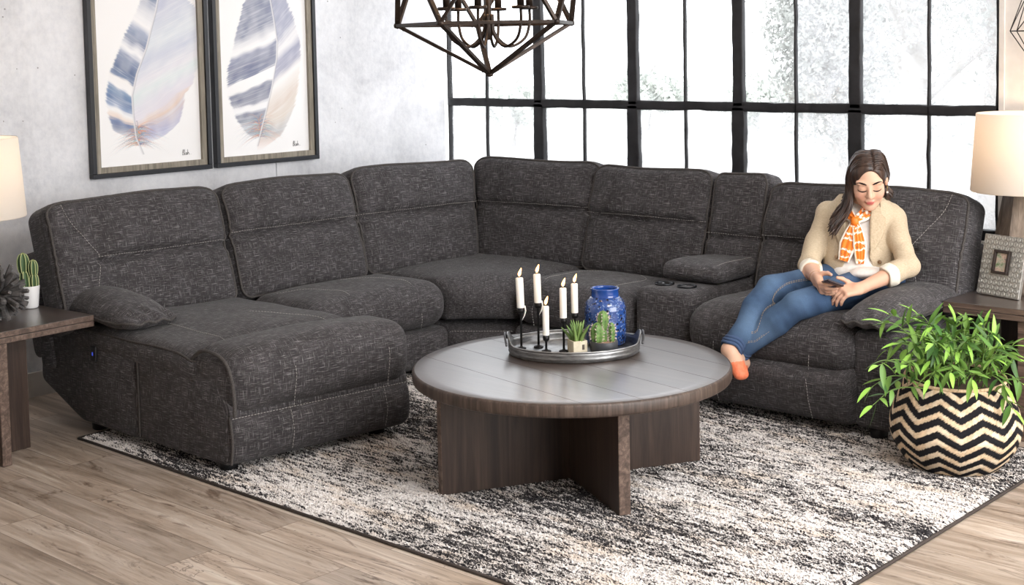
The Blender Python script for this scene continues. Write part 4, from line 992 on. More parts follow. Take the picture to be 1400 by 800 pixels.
# ---------------------------------------------------------------- potted plant in a chevron basket
bc = np.array([1.07, 1.035, .016]); plant = thing('potted_plant', tuple(bc), 'leafy green plant in a black and natural chevron woven basket on the rug', 'plant')
prof = [(.0, 0), (.150, 0), (.168, .006), (.200, .04), (.228, .085), (.2455, .135), (.2475, .165), (.240, .21), (.222, .26), (.203, .30), (.192, .335), (.187, .345)]
zz = np.array([p[1] for p in prof[1:]]); rr = np.array([p[0] for p in prof[1:]])
nz, na = 120, 300; q = np.linspace(0, 1, nz); Rr = np.interp(q, np.linspace(0, 1, len(zz)), spline(np.stack([rr, zz], 1), len(zz))[:, 0]) if False else spline(np.stack([rr, zz], 1), nz)[:, 0]; Zz = spline(np.stack([rr, zz], 1), nz)[:, 1]
A_ = np.linspace(0, 2*PI, na, endpoint=False); arc = np.r_[0, np.cumsum(np.hypot(np.diff(Rr), np.diff(Zz)))]; NW = 9
AA, QQ = np.meshgrid(A_, arc, indexing='xy'); tri = np.abs(((AA/(2*PI)*NW) % 1)-.5)*2
band = (QQ-.046*tri)/.052
strand = .5+.5*np.cos(2*PI*(QQ/.0088+AA*0)); 
hgt = .0022*np.abs(np.sin(PI*(band*2)))**.5+.0012*np.sin(AA*170+band*6)*.6
RR = Rr[:, None]+hgt-.001
Zt = Zz[:, None]+.010*np.cos(AA-2.2)*(Zz[:, None]/.345)**3
V = np.stack([RR*np.cos(AA), RR*np.sin(AA), Zt], -1).reshape(-1, 3)+bc
blk = (band % 1) < .57; nse = vnoise(AA*40, QQ*160, 3)
c1 = np.array(srgb(216,190,158)); c2 = np.array(srgb(30,29,32)); Cc = np.where(blk[..., None], c2, c1)*(.72+.5*nse[..., None])
wht = (vnoise(AA*9, QQ*30, 8) > .55)[..., None]&~blk[..., None]; Cc = np.where(wht, Cc*.6+np.array(srgb(240,226,204))*.4, Cc)
ids = np.arange(nz*na).reshape(nz, na); F = np.stack([ids[:-1], np.roll(ids, -1, 1)[:-1], np.roll(ids, -1, 1)[1:], ids[1:]], -1).reshape(-1, 4).tolist(); F.append(list(range(na))[::-1])
bsk = mk('basket', V, F, m_tint('woven_seagrass', .85, .15), plant, col=np.clip(Cc.reshape(-1, 3), 0, 1))
mk('basket_rim', *tube([bc+np.array([.187*math.cos(a), .187*math.sin(a), .346+.010*math.cos(a-2.2)]) for a in A_[::4]], .007, 8, False, True), m_noise('seagrass_rim', srgb(170,140,106), srgb(226,200,166), 90, .85), bsk)
mk('basket_lining', *(lambda V, F: (V+bc, F))(*lathe([(.18, .335), (.19, .27), (.12, .24), (0, .24)], 40)), simple('basket_dark_lining', srgb(60,46,36), .95), bsk)  # plain dark brown lining inside the basket
MB().lathe([(0, .25), (.188, .25), (.18, .262), (0, .27)], bc, 32).mesh('soil', m_noise('potting_soil', srgb(46,36,28), srgb(78,62,48), 120, .95, bump=.8), plant)
g = np.random.default_rng(12); LV = []; LF = []; LC = []; ln = 0; stems = MB()
def leaf(p, d, L, w, up, curl, c):
    global ln
    d = d/np.linalg.norm(d); s = np.cross(d, up); s /= np.linalg.norm(s)+1e-9; n = np.cross(s, d); k = 7
    t = np.linspace(0, 1, k); wd = w*np.sin(PI*np.clip(t*.94+.03, 0, 1)**.72)**.9; wd[-1] = 0
    ax = p+np.outer(t*L, d)-np.outer(curl*L*t**2, n)
    V = np.concatenate([ax-s*wd[:, None]+n*wd[:, None]*.35, ax, ax+s*wd[:, None]+n*wd[:, None]*.35]); 
    for i in range(k-1): LF.extend([[ln+i, ln+i+1, ln+k+i+1, ln+k+i], [ln+k+i, ln+k+i+1, ln+2*k+i+1, ln+2*k+i]])
    LV.append(V); ln += 3*k; cc = np.tile(c, (3*k, 1)); cc[k:2*k] *= 1.25; LC.append(cc)
def stem(base, tip, sag, n_l, L0, spread=1.):
    P = spline([base, base+(tip-base)*.4+[0, 0, sag], base+(tip-base)*.75+[0, 0, sag*1.1], tip], 30); stems.tube(P, np.linspace(.0032, .0012, 30), 6)
    T = np.gradient(P, axis=0); T /= np.linalg.norm(T, axis=1)[:, None]
    for i in range(n_l):
        t = .34+.66*(i+.5)/n_l; j = min(29, int(t*29)); a = i*2.4+g.uniform(0, 1.2); b = np.cross(T[j], [0, 0, 1.]); b /= np.linalg.norm(b)+1e-9; cc = np.cross(b, T[j])
        o = b*math.cos(a)+cc*math.sin(a)*.8; d = T[j]*g.uniform(.35, .9)+o*spread+np.array([0, 0, g.uniform(-.25, .25)])
        f = g.random(); c = np.array(srgb(62,104,44))*(1-f)+np.array(srgb(128,166,76))*f; c = c*g.uniform(.68, 1.0)
        leaf(P[j], d, L0*g.uniform(.75, 1.25), L0*g.uniform(.10, .145), np.array([g.uniform(-.5, .5), g.uniform(-.5, .5), 1.]), g.uniform(.05, .4), c)
    leaf(P[-1], T[-1]+g.normal(0, .15, 3), L0, L0*.12, np.array([.2, 0, 1.]), .2, np.array(srgb(140,186,78)))
c0 = bc+np.array([0, 0, .26])
for i in range(30):
    a = g.uniform(0, 2*PI); r0 = g.uniform(.02, .13); r1 = g.uniform(.08, .27); h = g.uniform(.10, .27)*(1.12-r1*1.4)
    b = c0+[r0*math.cos(a), r0*math.sin(a), 0]; stem(b, c0+np.array([r1*math.cos(a), r1*math.sin(a), h+.05]), g.uniform(.02, .07), int(g.integers(6, 10)), g.uniform(.060, .085))
def spray(px, py, D, z_off=0, n=8, L=.082, sag=.05, b=(0, 0)):
    q = atd(px, py, D); stem(c0+np.array([b[0], b[1], 0]), q, sag, n, L)
for px, py, D in ((1215, 430, 5.30), (1205, 440, 5.25), (1190, 530, 5.05), (1200, 500, 5.0), (1192, 555, 5.02), (1260, 440, 5.35), (1285, 450, 5.5), (1325, 438, 5.5), (1345, 470, 5.5), (1388, 490, 5.3), (1398, 525, 5.2), (1385, 560, 5.05), (1375, 530, 5.05), (1230, 470, 5.2), (1255, 430, 5.3), (1310, 480, 5.2), (1360, 500, 5.25), (1320, 450, 5.6), (1275, 470, 5.1), (1240, 500, 5.08), (1270, 520, 5.05), (1330, 520, 5.05), (1300, 510, 5.02)):
    spray(px, py, D)
stems.mesh('stems', simple('plant_stem_green', srgb(98,126,58), .6), plant)
LM = m_tint('plant_leaf', .42, .4)
mk('foliage', np.concatenate(LV), LF, LM, plant, col=np.concatenate(LC))

# ---------------------------------------------------------------- outside the window
gnd = mk('ground_outside', [(-60, 3.2, -1.2), (40, 3.2, -1.2), (40, 90, -1.2), (-60, 90, -1.2)], [(0, 1, 2, 3)], m_noise('pale_ground', srgb(170,170,166), srgb(206,206,204), .4, .95), smooth=False, origin=(0, 0, -1.2)); tag(gnd, kind='structure')
def m_outleaf():
    t = NT('outdoor_leaf'); a = t.n('VertexColor', layer_name='tint').outputs[0]; d = t.n('BsdfDiffuse', {'Color': a}); l = t.n('BsdfTranslucent', {'Color': a}); m = t.n('MixShader', {0: .5, 1: d, 2: l}); t.t.links.new(m.outputs[0], t.out.inputs[0]); return t.m
OUTL = m_outleaf(); TRK = simple('tree_bark', srgb(150,146,142), .9)
def tree(x, y, h, r, label, seed, n=2600, D_=14):
    g = np.random.default_rng(seed); z0 = -1.2; t = thing('tree', (x, y, z0), label, 'tree', 'trees outside the window')
    P = spline([(x, y, z0), (x+.1, y, z0+h*.3), (x-.05, y+.1, z0+h*.6), (x, y, z0+h*.9)], 16); mb = MB(); mb.tube(P, np.linspace(.16, .03, 16)*h/6, 8)
    for i in range(14):
        s = P[5+i*10//14]; a = i*2.4; e = s+np.array([math.cos(a)*r*.6, math.sin(a)*r*.6, r*.4]); mb.tube(spline([s, (s+e)/2+[0, 0, .1], e], 8), np.linspace(.05, .012, 8)*h/6, 6)
    mb.mesh('trunk', TRK, t)
    u = g.normal(size=(n, 3)); u /= np.linalg.norm(u, axis=1)[:, None]; rad = r*(.35+.65*g.random(n)**.5)*(.8+.2*np.sin(u@np.array([3, 5, 2.])*2+seed))
    c = np.array([x, y, z0+h*.62])+u*rad[:, None]*[1, 1, h*.40/r]; d = g.normal(size=(n, 3)); d /= np.linalg.norm(d, axis=1)[:, None]; e = np.cross(d, g.normal(size=(n, 3))); e /= np.linalg.norm(e, axis=1)[:, None]
    s = g.uniform(.022, .048, n)[:, None]*D_/14; V = np.stack([c-d*s, c+e*s*.45, c+d*s, c-e*s*.45], 1).reshape(-1, 3); F = np.arange(4*n).reshape(n, 4)
    f = g.random(n)[:, None]; C = np.repeat(np.array(srgb(168,172,168))*(1-f)+np.array(srgb(204,206,202))*f, 4, 0)*(.72 if D_ < 25 else 1.35)  # outdoor glare put into the tint: far crowns paled, near ones darker
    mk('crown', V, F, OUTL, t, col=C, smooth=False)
def outside(px, D): q = atd(px, 60, D); return q[0], q[1]
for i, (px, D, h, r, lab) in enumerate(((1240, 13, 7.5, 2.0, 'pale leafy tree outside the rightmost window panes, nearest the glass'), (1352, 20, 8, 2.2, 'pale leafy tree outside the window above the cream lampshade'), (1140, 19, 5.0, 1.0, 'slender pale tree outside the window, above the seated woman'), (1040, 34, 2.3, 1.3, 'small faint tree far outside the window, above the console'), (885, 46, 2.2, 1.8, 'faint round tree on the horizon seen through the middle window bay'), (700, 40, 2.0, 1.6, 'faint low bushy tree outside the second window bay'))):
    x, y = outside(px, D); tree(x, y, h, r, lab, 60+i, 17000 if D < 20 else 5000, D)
PALE = simple('weathered_white_paint', srgb(226,226,226), .8); PROOF = simple('pale_roof', srgb(206,206,208), .9)
def pavilion(px, D, w, h, label):
    x, y = outside(px, D); t = thing('outdoor_kiosk', (x, y, -1.2), label, 'kiosk', 'white kiosks outside the window'); c = np.array([x, y, -1.2])
    MB().box(c+[0, 0, h*.35], (w/2, w/2, h*.35), None, .02).mesh('body', PALE, t, smooth=False)
    MB().lathe([(w*.42, h*.70), (w*.40, h*.74), (w*.26, h*.80), (w*.26, h*.86), (w*.18, h*.92), (.02, h), (0, h)], c, 24).mesh('domed_roof', PROOF, t)
pavilion(970, 24, .55, 1.62, 'small white domed kiosk outside, seen below the transom of the third window bay'); pavilion(1062, 21, .9, 1.95, 'larger white domed kiosk outside, seen behind the console back')
def lamppost(px, D, h, label):
    x, y = outside(px, D); t = thing('street_lamp', (x, y, -1.2), label, 'street lamp'); c = np.array([x, y, -1.2])
    MB().lathe([(0, 0), (.12, 0), (.12, .1), (.05, .2), (.04, h), (0, h)], c, 14).mesh('post', PALE, t)
    for s in (-1, 1):
        mk('arm', *tube(spline([c+[0, 0, h-.1], c+RH*s*.3+[0, 0, h+.12], c+RH*s*.6+[0, 0, h]], 12), .03, 8), PALE, t)
        MB().lathe([(0, -.1), (.14, -.08), (.16, 0), (.05, .08), (0, .09)], c+RH*s*.6+[0, 0, h-.02], 16).mesh('lamp_head', PALE, t)
lamppost(690, 24, 2.5, 'white twin-armed street lamp outside the leftmost window bay')
# ---------------------------------------------------------------- signed distance modelling for the seated woman
def smin(a, b, k):
    if k <= 0: return np.minimum(a, b)
    h = np.clip(.5+.5*(b-a)/k, 0, 1); return b*(1-h)+a*h-k*h*(1-h)
class Field:
    def __init__(s, lo, hi, dx):
        s.lo = np.array(lo, float); s.dx = dx; s.n = np.ceil((np.array(hi)-s.lo)/dx).astype(int)+1; s.D = np.full(s.n, 9., np.float32)
    def sl(s, a, b):
        i = np.clip(np.floor((np.array(a)-s.lo)/s.dx).astype(int), 0, s.n-1); j = np.clip(np.ceil((np.array(b)-s.lo)/s.dx).astype(int)+1, 1, s.n)
        sl = tuple(slice(p, q) for p, q in zip(i, j)); ax = [s.lo[k]+s.dx*np.arange(i[k], j[k]) for k in range(3)]
        return sl, np.stack(np.meshgrid(*ax, indexing='ij'), -1)
    def put(s, fn, a, b, k=.02, op='u'):
        m = .05+k; sl, P = s.sl(np.array(a)-m, np.array(b)+m); d = fn(P)
        if op == 'u': s.D[sl] = smin(s.D[sl], d, k)
        else: s.D[sl] = -smin(-s.D[sl], d, k)     # carve
    def cone(s, a, b, ra, rb, k=.02, op='u'):
        a, b = np.array(a, float), np.array(b, float); r = max(ra, rb); ab = b-a; L2 = ab@ab
        def f(P):
            t = np.clip(((P-a)@ab)/L2, 0, 1); return np.linalg.norm(P-(a+t[..., None]*ab), axis=-1)-(ra+(rb-ra)*t)
        s.put(f, np.minimum(a, b)-r, np.maximum(a, b)+r, k, op)
    def chain(s, P, R, k=.012):
        for i in range(len(P)-1): s.cone(P[i], P[i+1], R[i], R[i+1], k if i else k)
    def ell(s, c, r, M=None, k=.02, op='u'):
        c, r = np.array(c, float), np.array(r, float); M = np.eye(3) if M is None else M   # rows of M: local axes
        def f(P):
            q = (P-c)@M.T; k0 = np.linalg.norm(q/r, axis=-1); k1 = np.linalg.norm(q/(r*r), axis=-1)+1e-9; return k0*(k0-1)/k1
        s.put(f, c-r.max(), c+r.max(), k, op)
    def box(s, c, h, M, r, k=.01):
        c, h = np.array(c, float), np.array(h, float)-r
        def f(P):
            q = np.abs((P-c)@M.T)-h; return np.linalg.norm(np.maximum(q, 0), axis=-1)+np.minimum(q.max(-1), 0)-r
        R = np.linalg.norm(h)+r; s.put(f, c-R, c+R, k)
    def at(s, P):
        g = (np.asarray(P)-s.lo)/s.dx; g = np.clip(g, 0, s.n-1.001); i = g.astype(int); f = g-i; out = 0
        for dx in (0, 1):
            for dy in (0, 1):
                for dz in (0, 1):
                    w = (f[..., 0] if dx else 1-f[..., 0])*(f[..., 1] if dy else 1-f[..., 1])*(f[..., 2] if dz else 1-f[..., 2]); out = out+w*s.D[i[..., 0]+dx, i[..., 1]+dy, i[..., 2]+dz]
        return out
    def grad(s, P, e=.004):
        P = np.asarray(P); g = np.stack([s.at(P+np.eye(3)[k]*e)-s.at(P-np.eye(3)[k]*e) for k in range(3)], -1); return g/(np.linalg.norm(g, axis=-1)[..., None]+1e-9)
    def snap(s, P, off=0., it=12):
        P = np.array(P, float)
        for _ in range(it): P = P-s.grad(P)*np.clip(s.at(P)-off, -.02, .02)[..., None]
        return P
    def mesh(s, smooth=2, iso=0.):
        D = s.D-iso; S = D < 0; n = D.shape
        c = [S[dx:n[0]-1+dx, dy:n[1]-1+dy, dz:n[2]-1+dz] for dx in (0, 1) for dy in (0, 1) for dz in (0, 1)]
        allc = np.logical_and.reduce(c); anyc = np.logical_or.reduce(c); act = anyc & ~allc; idx = np.argwhere(act); cid = np.full(act.shape, -1, int); cid[act] = np.arange(len(idx))
        acc = np.zeros((len(idx), 3)); cnt = np.zeros(len(idx)); cor = np.array([(a, b, d) for a in (0, 1) for b in (0, 1) for d in (0, 1)])
        for i in range(8):
            for j in range(i+1, 8):
                if np.abs(cor[i]-cor[j]).sum() != 1: continue
                a = D[tuple((idx+cor[i]).T)]; b = D[tuple((idx+cor[j]).T)]; m = (a < 0) != (b < 0); t = a/(a-b+1e-12)
                p = cor[i]+(cor[j]-cor[i])*t[:, None]; acc[m] += p[m]; cnt[m] += 1
        V = s.lo+(idx+acc/cnt[:, None])*s.dx; F = []
        for ax in range(3):
            u, v = (ax+1) % 3, (ax+2) % 3; a = [slice(None)]*3; b = [slice(None)]*3; a[ax] = slice(0, -1); b[ax] = slice(1, None)
            ch = S[tuple(a)] != S[tuple(b)]; E = np.argwhere(ch); E = E[(E[:, u] > 0) & (E[:, v] > 0) & (E[:, u] < n[u]-1) & (E[:, v] < n[v]-1)]
            eu = np.eye(3, dtype=int)[u]; ev = np.eye(3, dtype=int)[v]; q = np.stack([cid[tuple((E-eu-ev).T)], cid[tuple((E-ev).T)], cid[tuple(E.T)], cid[tuple((E-eu).T)]], 1)
            fl = ~S[tuple(E.T)]; q[fl] = q[fl][:, ::-1]; F.append(q)
        F = np.concatenate(F); F = F[(F >= 0).all(1)]
        e = np.concatenate([F[:, [0, 1]], F[:, [1, 2]], F[:, [2, 3]], F[:, [3, 0]]]); 
        for _ in range(smooth):
            A = np.zeros_like(V); c_ = np.zeros(len(V)); np.add.at(A, e[:, 0], V[e[:, 1]]); np.add.at(c_, e[:, 0], 1); np.add.at(A, e[:, 1], V[e[:, 0]]); np.add.at(c_, e[:, 1], 1)
            V = V*.5+A/np.maximum(c_, 1)[:, None]*.5
        return V, F

# ---------------------------------------------------------------- pose
v3 = lambda *a: np.array(a, float)
PEL, NCK = v3(.385, 1.57, .60), v3(.352, 1.60, .925)
LX = v3(.929, .371, 0); FX = v3(.371, -.929, 0); UPT = (NCK-PEL)/np.linalg.norm(NCK-PEL); FT = FX-UPT*(FX@UPT); FT /= np.linalg.norm(FT); TM3 = np.stack([LX, FT, UPT])
RSH, LSH = v3(.217, 1.560, .880), v3(.480, 1.662, .880)
LEL, LWR = v3(.640, 1.500, .690), v3(.520, 1.300, .612)
REL, RWR = v3(.200, 1.415, .665), v3(.350, 1.225, .652)
RHIP, LHIP = v3(.300, 1.53, .585), v3(.468, 1.60, .585)
RKN, RAN = v3(.150, 1.170, .588), v3(.112, .915, .358)
LKN = v3(.318, 1.105, .545); LAN = RAN+CW*.080+CR*.034+np.array([0, 0, -.028])
# head frame
az, pt, rl = math.radians(33), math.radians(24), math.radians(3)
HF = v3(math.sin(az)*math.cos(pt), -math.cos(az)*math.cos(pt), -math.sin(pt)); HL = v3(math.cos(az), math.sin(az), 0); HU = np.cross(HL, HF)*-1.
if HU[2] < 0: HU = -HU
HL, HU = HL*math.cos(rl)+HU*math.sin(rl), HU*math.cos(rl)-HL*math.sin(rl)
HM = np.stack([HL, HF, HU]); HC = aty(1187, 246, 1.505)
hd = lambda x, y, z: HC+HL*x+HF*y+HU*z

B = Field((-.02, .66, .16), (.86, 1.80, 1.26), .004)
# trunk
B.ell(PEL+UPT*.24, (.140, .088, .17), TM3, .03); B.ell(PEL+UPT*.10, (.125, .085, .15), TM3, .04); B.ell(PEL+[0, 0, -.005], (.160, .110, .10), TM3, .04)
B.cone(RSH, LSH, .042, .042, .04); B.cone(NCK-UPT*.05, NCK+UPT*.03, .062, .048, .03)
B.cone(NCK, hd(0, -.02, -.06), .046, .046, .02)
for a, b, c, r in ((RSH, REL, RWR, (.043, .036, .024)), (LSH, LEL, LWR, (.043, .036, .024))):
    B.cone(a, b, r[0], r[1], .025); B.cone(b, b+(c-b)*.35, r[1], .037, .015); B.cone(b+(c-b)*.35, c, .037, r[2], .015)
for h, k, a in ((RHIP, RKN, RAN), (LHIP, LKN, LAN)):
    B.cone(h, k, .080, .054, .03); d = (a-k); n_ = np.cross(d, np.cross(d, FX)); B.cone(k, k+d*.35, .050, .052, .02); B.cone(k+d*.35, a, .052, .034, .02)
# head
hl = lambda *a, **k: B.ell(hd(*a[0]), a[1], HM, **k)
hl((0, -.014, .030), (.073, .094, .086), k=.01); hl((0, .026, -.030), (.058, .062, .078), k=.03)
B.cone(hd(-.030, .030, -.078), hd(0, .058, -.094), .022, .021, .025); B.cone(hd(.030, .030, -.078), hd(0, .058, -.094), .022, .021, .025)
for s in (-1, 1):
    hl((s*.036, .052, -.034), (.026, .030, .028), k=.025); hl((s*.032, .068, .026), (.026, .016, .010), k=.015)
    hl((s*.031, .100, .004), (.019, .018, .013), k=.014, op='c'); hl((s*.031, .0700, .001), (.0185, .0150, .0125), k=.010)
    hl((s*.077, -.010, -.008), (.009, .019, .030), k=.008); hl((s*.0105, .093, -.031), (.0085, .010, .008), k=.006)
B.cone(hd(0, .083, .012), hd(0, .106, -.025), .0075, .0115, .010)
hl((0, .086, -.0585), (.022, .0105, .0065), k=.006); hl((0, .0845, -.0695), (.018, .0105, .0075), k=.005); hl((0, .098, -.064), (.020, .006, .0012), k=.003, op='c')

# hands: palm, four bent fingers of unequal length and a thumb from the side of the palm
def hand(W, d, nb, side, curl, spread=.02, thumb=None, curls=None):
    """W wrist, d to the knuckles, nb back-of-hand normal, side = +1 when the thumb is on +cross(d,nb)"""
    d = d/np.linalg.norm(d); nb = nb-d*(nb@d); nb /= np.linalg.norm(nb); sv = np.cross(d, nb)*side; Mh = np.stack([d, sv, nb])
    B.cone(W-d*.01, W+d*.02, .024, .025, .012)
    B.box(W+d*.047, (.043, .036, .0135), Mh, .013, .014); B.cone(W+d*.02+sv*.02-nb*.006, W+d*.06+sv*.026-nb*.006, .015, .013, .010)
    tips = []
    for i, (o, L) in enumerate(((.027, .072), (.009, .080), (-.009, .074), (-.026, .058))):
        p = W+d*(.083-abs(o-.009)*.25)+sv*o; a = curl if curls is None else curls[i]; ang = .25*a; q = [p-d*.015, p]; dd = d+sv*(o*spread/.03)
        for fr, kf in ((.44, 1.), (.31, 1.), (.25, .8)):
            ang += a*kf*.5; dr = d*math.cos(ang)-nb*math.sin(ang)+sv*(o*spread/.03); dr /= np.linalg.norm(dr); q.append(q[-1]+dr*L*fr)
        B.chain(q, [.0092, .0090, .0082, .0076, .0066], .004); tips.append(q[-1])
    t0 = W+d*.022+sv*.028-nb*.004; th = thumb if thumb is not None else (d*.75+sv*.6-nb*.15); th = th/np.linalg.norm(th)
    q = [t0-d*.008-sv*.008, t0+th*.028, t0+th*.028+(th*.9+d*.35)/np.linalg.norm(th*.9+d*.35)*.028, t0+th*.028+(th*.8+d*.6)/np.linalg.norm(th*.8+d*.6)*.050]
    B.chain(q, [.0135, .0105, .0092, .0076], .006); return tips
PHC = v3(.452, 1.168, .642); PW = CR*.93-np.array([0, 0, 1.])*.34; PW -= 0; PW /= np.linalg.norm(PW); PLg = v3(.30, -.92, .40); PLg -= PW*(PLg@PW); PLg /= np.linalg.norm(PLg); PN = np.cross(PW, PLg); PN *= np.sign(PN[2])
# right hand cradles the phone from below, thumb over its edge
hand(RWR, PHC-PLg*.030-PW*.020-PN*.030-RWR, -PN*.75-PW*.75, -1, .75, thumb=PLg*.55+PN*.30+PW*.45)
# left hand lies palm down, fingertips on the phone's near edge
hand(LWR, PHC+PW*.060-PLg*.03-PN*.012-LWR, v3(.25, -.40, .88), 1, .95, thumb=v3(-.45, -.35, .55))
# feet
RTO = RAN+CR*.034-np.array([0, 0, .088])-CW*np.array([1, 1, 0])*.075; LTO = LAN+CR*.02+np.array([0, 0, -.085])-CW*[1, 1, 0]*.03
def footb(a, toe):
    d = (toe-a); hz = np.cross(d, [0, 0, 1.]); hz /= np.linalg.norm(hz); heel = a+v3(.015, .035, -.045)
    B.cone(a, heel, .034, .027, .015); B.cone(heel, a+d*.6, .027, .026, .02); B.cone(a, a+d*.55, .032, .028, .02)
    B.cone(a+d*.5-hz*.012, toe-hz*.016, .024, .016, .012); B.cone(a+d*.5+hz*.012, toe+hz*.014, .024, .014, .012)
footb(RAN, RTO); footb(LAN, LTO)
pers = thing('person', (PEL[0], PEL[1], .50), 'seated woman in a beige blazer, orange scarf and blue jeans looking at her phone', 'person')
BV, BF = B.mesh(2)
q = (BV-HC)@HM.T; sk = np.tile(np.array(srgb(222,180,154)), (len(BV), 1))
def paint(m, c): 
    global sk; m = np.clip(m, 0, 1)[:, None]; sk = sk*(1-m)+np.array(srgb(*c))*m
inh = (np.abs(q[:, 0]) < .1) & (q[:, 2] > -.14)
front = inh*(q[:, 1] > .03)
paint(front*.45*np.exp(-(((np.abs(q[:, 0])-.040)/.022)**2+((q[:, 2]+.036)/.022)**2)), (226,150,130))
paint(front*.35*np.exp(-(((np.abs(q[:, 0])-.031)/.020)**2+((q[:, 2]-.008)/.010)**2)), (176,122,100))
paint(front*(q[:, 1] > .07)*1.3*np.exp(-((q[:, 0]/.021)**2+((q[:, 2]+.0645)/.0095)**2)**2), (196,104,98))
handm = (np.linalg.norm(BV-LWR, axis=1) < .2) | (np.linalg.norm(BV-RWR, axis=1) < .2); paint(handm*.35, (216,160,134))
SKIN = m_tint('skin', .5, .35, sss=.12)
body = mk('body', BV, BF, SKIN, pers, col=sk)
HAIRM = m_noise('dark_brown_hair', srgb(30,24,23), srgb(78,58,48), 24, .36, stretch=(3, 3, .5), bump=.15, spec=.5)
BROW = simple('brow_hair', srgb(40,28,26), .7, spec=.2)
hx = lambda P: HC+np.asarray(P, float)@HM
def face_tube(name, pts, r, off, mat):
    P = B.snap(hx(spline(pts, 16)), off); mk(name, *tube(P, r, 6), mat, pers)
for s in (-1, 1):
    rr = np.sin(np.linspace(.35, PI-.1, 16))
    face_tube('eyebrow', [(s*.0135, .09, .0235), (s*.024, .088, .0290), (s*.036, .08, .0305), (s*.048, .07, .0265)], .0030*rr+.0008, .0004, BROW)
    face_tube('eyelashes', [(s*.0145, .088, -.004), (s*.022, .088, -.0085), (s*.032, .088, -.0105), (s*.041, .08, -.0085), (s*.048, .072, -.004)], .0022*rr+.0006, .0006, BROW)

# ---------------------------------------------------------------- hair
HV = MB(); Hf = Field(HC-.15, HC+.15, .0045)
Hf.ell(hd(0, -.016, .032), (.082, .102, .094), HM, .01); Hf.ell(hd(0, -.045, -.045), (.076, .062, .075), HM, .03)
Hf.ell(hd(.004, .115, -.020), (.064, .104, .112), HM, .010, 'c'); V_, F_ = Hf.mesh(2); HV.add(V_, F_.tolist())
g = np.random.default_rng(5); xp = .020
def strand(P, r0, seg=6):
    Q = spline(P, 22); rr = r0*np.array([.55, 1][0:1]+[1.]*19+[.6, .2]); V, F = tube(Q, rr, seg); HV.add(V, F)
for s in (-1, 1):
    for i in range(150):
        u = g.random(); y0 = .062-.145*u; jz = g.normal(0, .003); 
        zt = .030+.093*math.sqrt(max(.02, 1-((y0+.016)/.102)**2)*max(.3, 1-(xp/.083)**2))
        xs = .084*math.sqrt(max(.06, 1-((y0*.9+.016)/.108)**2)); yb = y0-.028*max(0, (y0+.02)/.1); rel = (1-u)
        j = g.normal(0, .003, 3); o = g.uniform(0, .004)
        p = [(xp*.9+s*.002, y0, zt), (xp*.4+s*xs*.62, y0*.97-.012*(1-u), .034+(zt-.03)*.80+o), (s*(xs*.95+o), yb*.95-.012*(1-u), .030), (s*(xs*1.02+o), yb-.010, -.030)]
        W_ = [hx(np.array(q_)+j) for q_ in p]
        e = W_[-1]
        if s < 0:
            f = rel; L = g.uniform(.095, .140)*(.75+.35*f)
            t1 = e+v3(-.004, .0, -.05)+FX*.006*f; t2 = e+v3(-.016, -.018*f, -.05-L*.45)+g.normal(0, .005, 3); t3 = e+v3(-.034-.016*f, -.045*f, -.06-L*.80)+g.normal(0, .009, 3); t4 = t3+v3(-.014, -.016*f, -.028)+g.normal(0, .006, 3)
            strand(W_+[t1, t2, t3, t4], g.uniform(.0035, .0055))
        else:
            back = hx(np.array([.074, -.045-.03*u, -.065])+j); t2 = back+v3(.006, .012, -.030)+g.normal(0, .006, 3); t3 = t2+v3(-.004, .015, -.022)+g.normal(0, .006, 3)
            W_[3] = hx(np.array([.081+o, min(yb-.02, -.026-.02*g.random()), -.018])+j); strand(W_+[back, t2, t3], g.uniform(.0032, .005))
HV.mesh('hair', HAIRM, pers)

# ---------------------------------------------------------------- clothes
def wrinkle(V, F, amp, seed, f0=14, f1=46, ani=None):
    w = waves(seed, 10, f0, f1); X = V if ani is None else V@ani; N = np.zeros_like(V); n = np.cross(V[F[:, 2]]-V[F[:, 0]], V[F[:, 3]]-V[F[:, 1]])
    for k in range(4): np.add.at(N, F[:, k], n)
    N /= np.linalg.norm(N, axis=1)[:, None]+1e-12; h = w(X); return V+N*(amp*np.sign(h)*np.abs(h)**1.2)[:, None]
# jeans
J = Field((-.02, .66, .24), (.66, 1.76, .80), .0055)
for h, k, a in ((RHIP, RKN, RAN), (LHIP, LKN, LAN)):
    d = a-k; J.cone(h, k, .090, .064, .007); J.cone(k, k+d*.32, .061, .062, .006); J.cone(k+d*.32, k+d*.88, .062, .045, .006)
J.ell(PEL-[0, 0, .005], (.168, .122, .105), TM3, .04); J.ell(PEL+UPT*.07, (.145, .105, .06), TM3, .03)
for k, a in ((RKN, RAN), (LKN, LAN)):
    d = (a-k); d /= np.linalg.norm(d); e = k+(a-k)*.93; J.put(lambda P, e=e, d=d: -((P-e)@d), e-.06, e+.06, 0, 'c')
V, F = J.mesh(2); V = wrinkle(V, F, .0035, 31)
def m_denim():
    t = NT('blue_denim'); a = t.n('VertexColor', layer_name='tint').outputs[0]; p = t.coord('Object'); f = t.noise(t.map(p, (600, 120, 600)), 1, 2, .6); c = t.mix(.35, a, f.outputs[0], 'OVERLAY')
    t.bsdf(Base_Color=c, Roughness=.85, Specular_IOR_Level=.2, Normal=t.bump(f, .25, .002)); return t.m
n_ = vnoise(V[:, 0]*16+V[:, 2]*8, V[:, 1]*14, 4)*.6+vnoise(V[:, 0]*60, V[:, 1]*50+V[:, 2]*40, 6)*.4; cd_ = np.array(srgb(34,50,76))*(1-n_[:, None])+np.array(srgb(68,93,126))*n_[:, None]
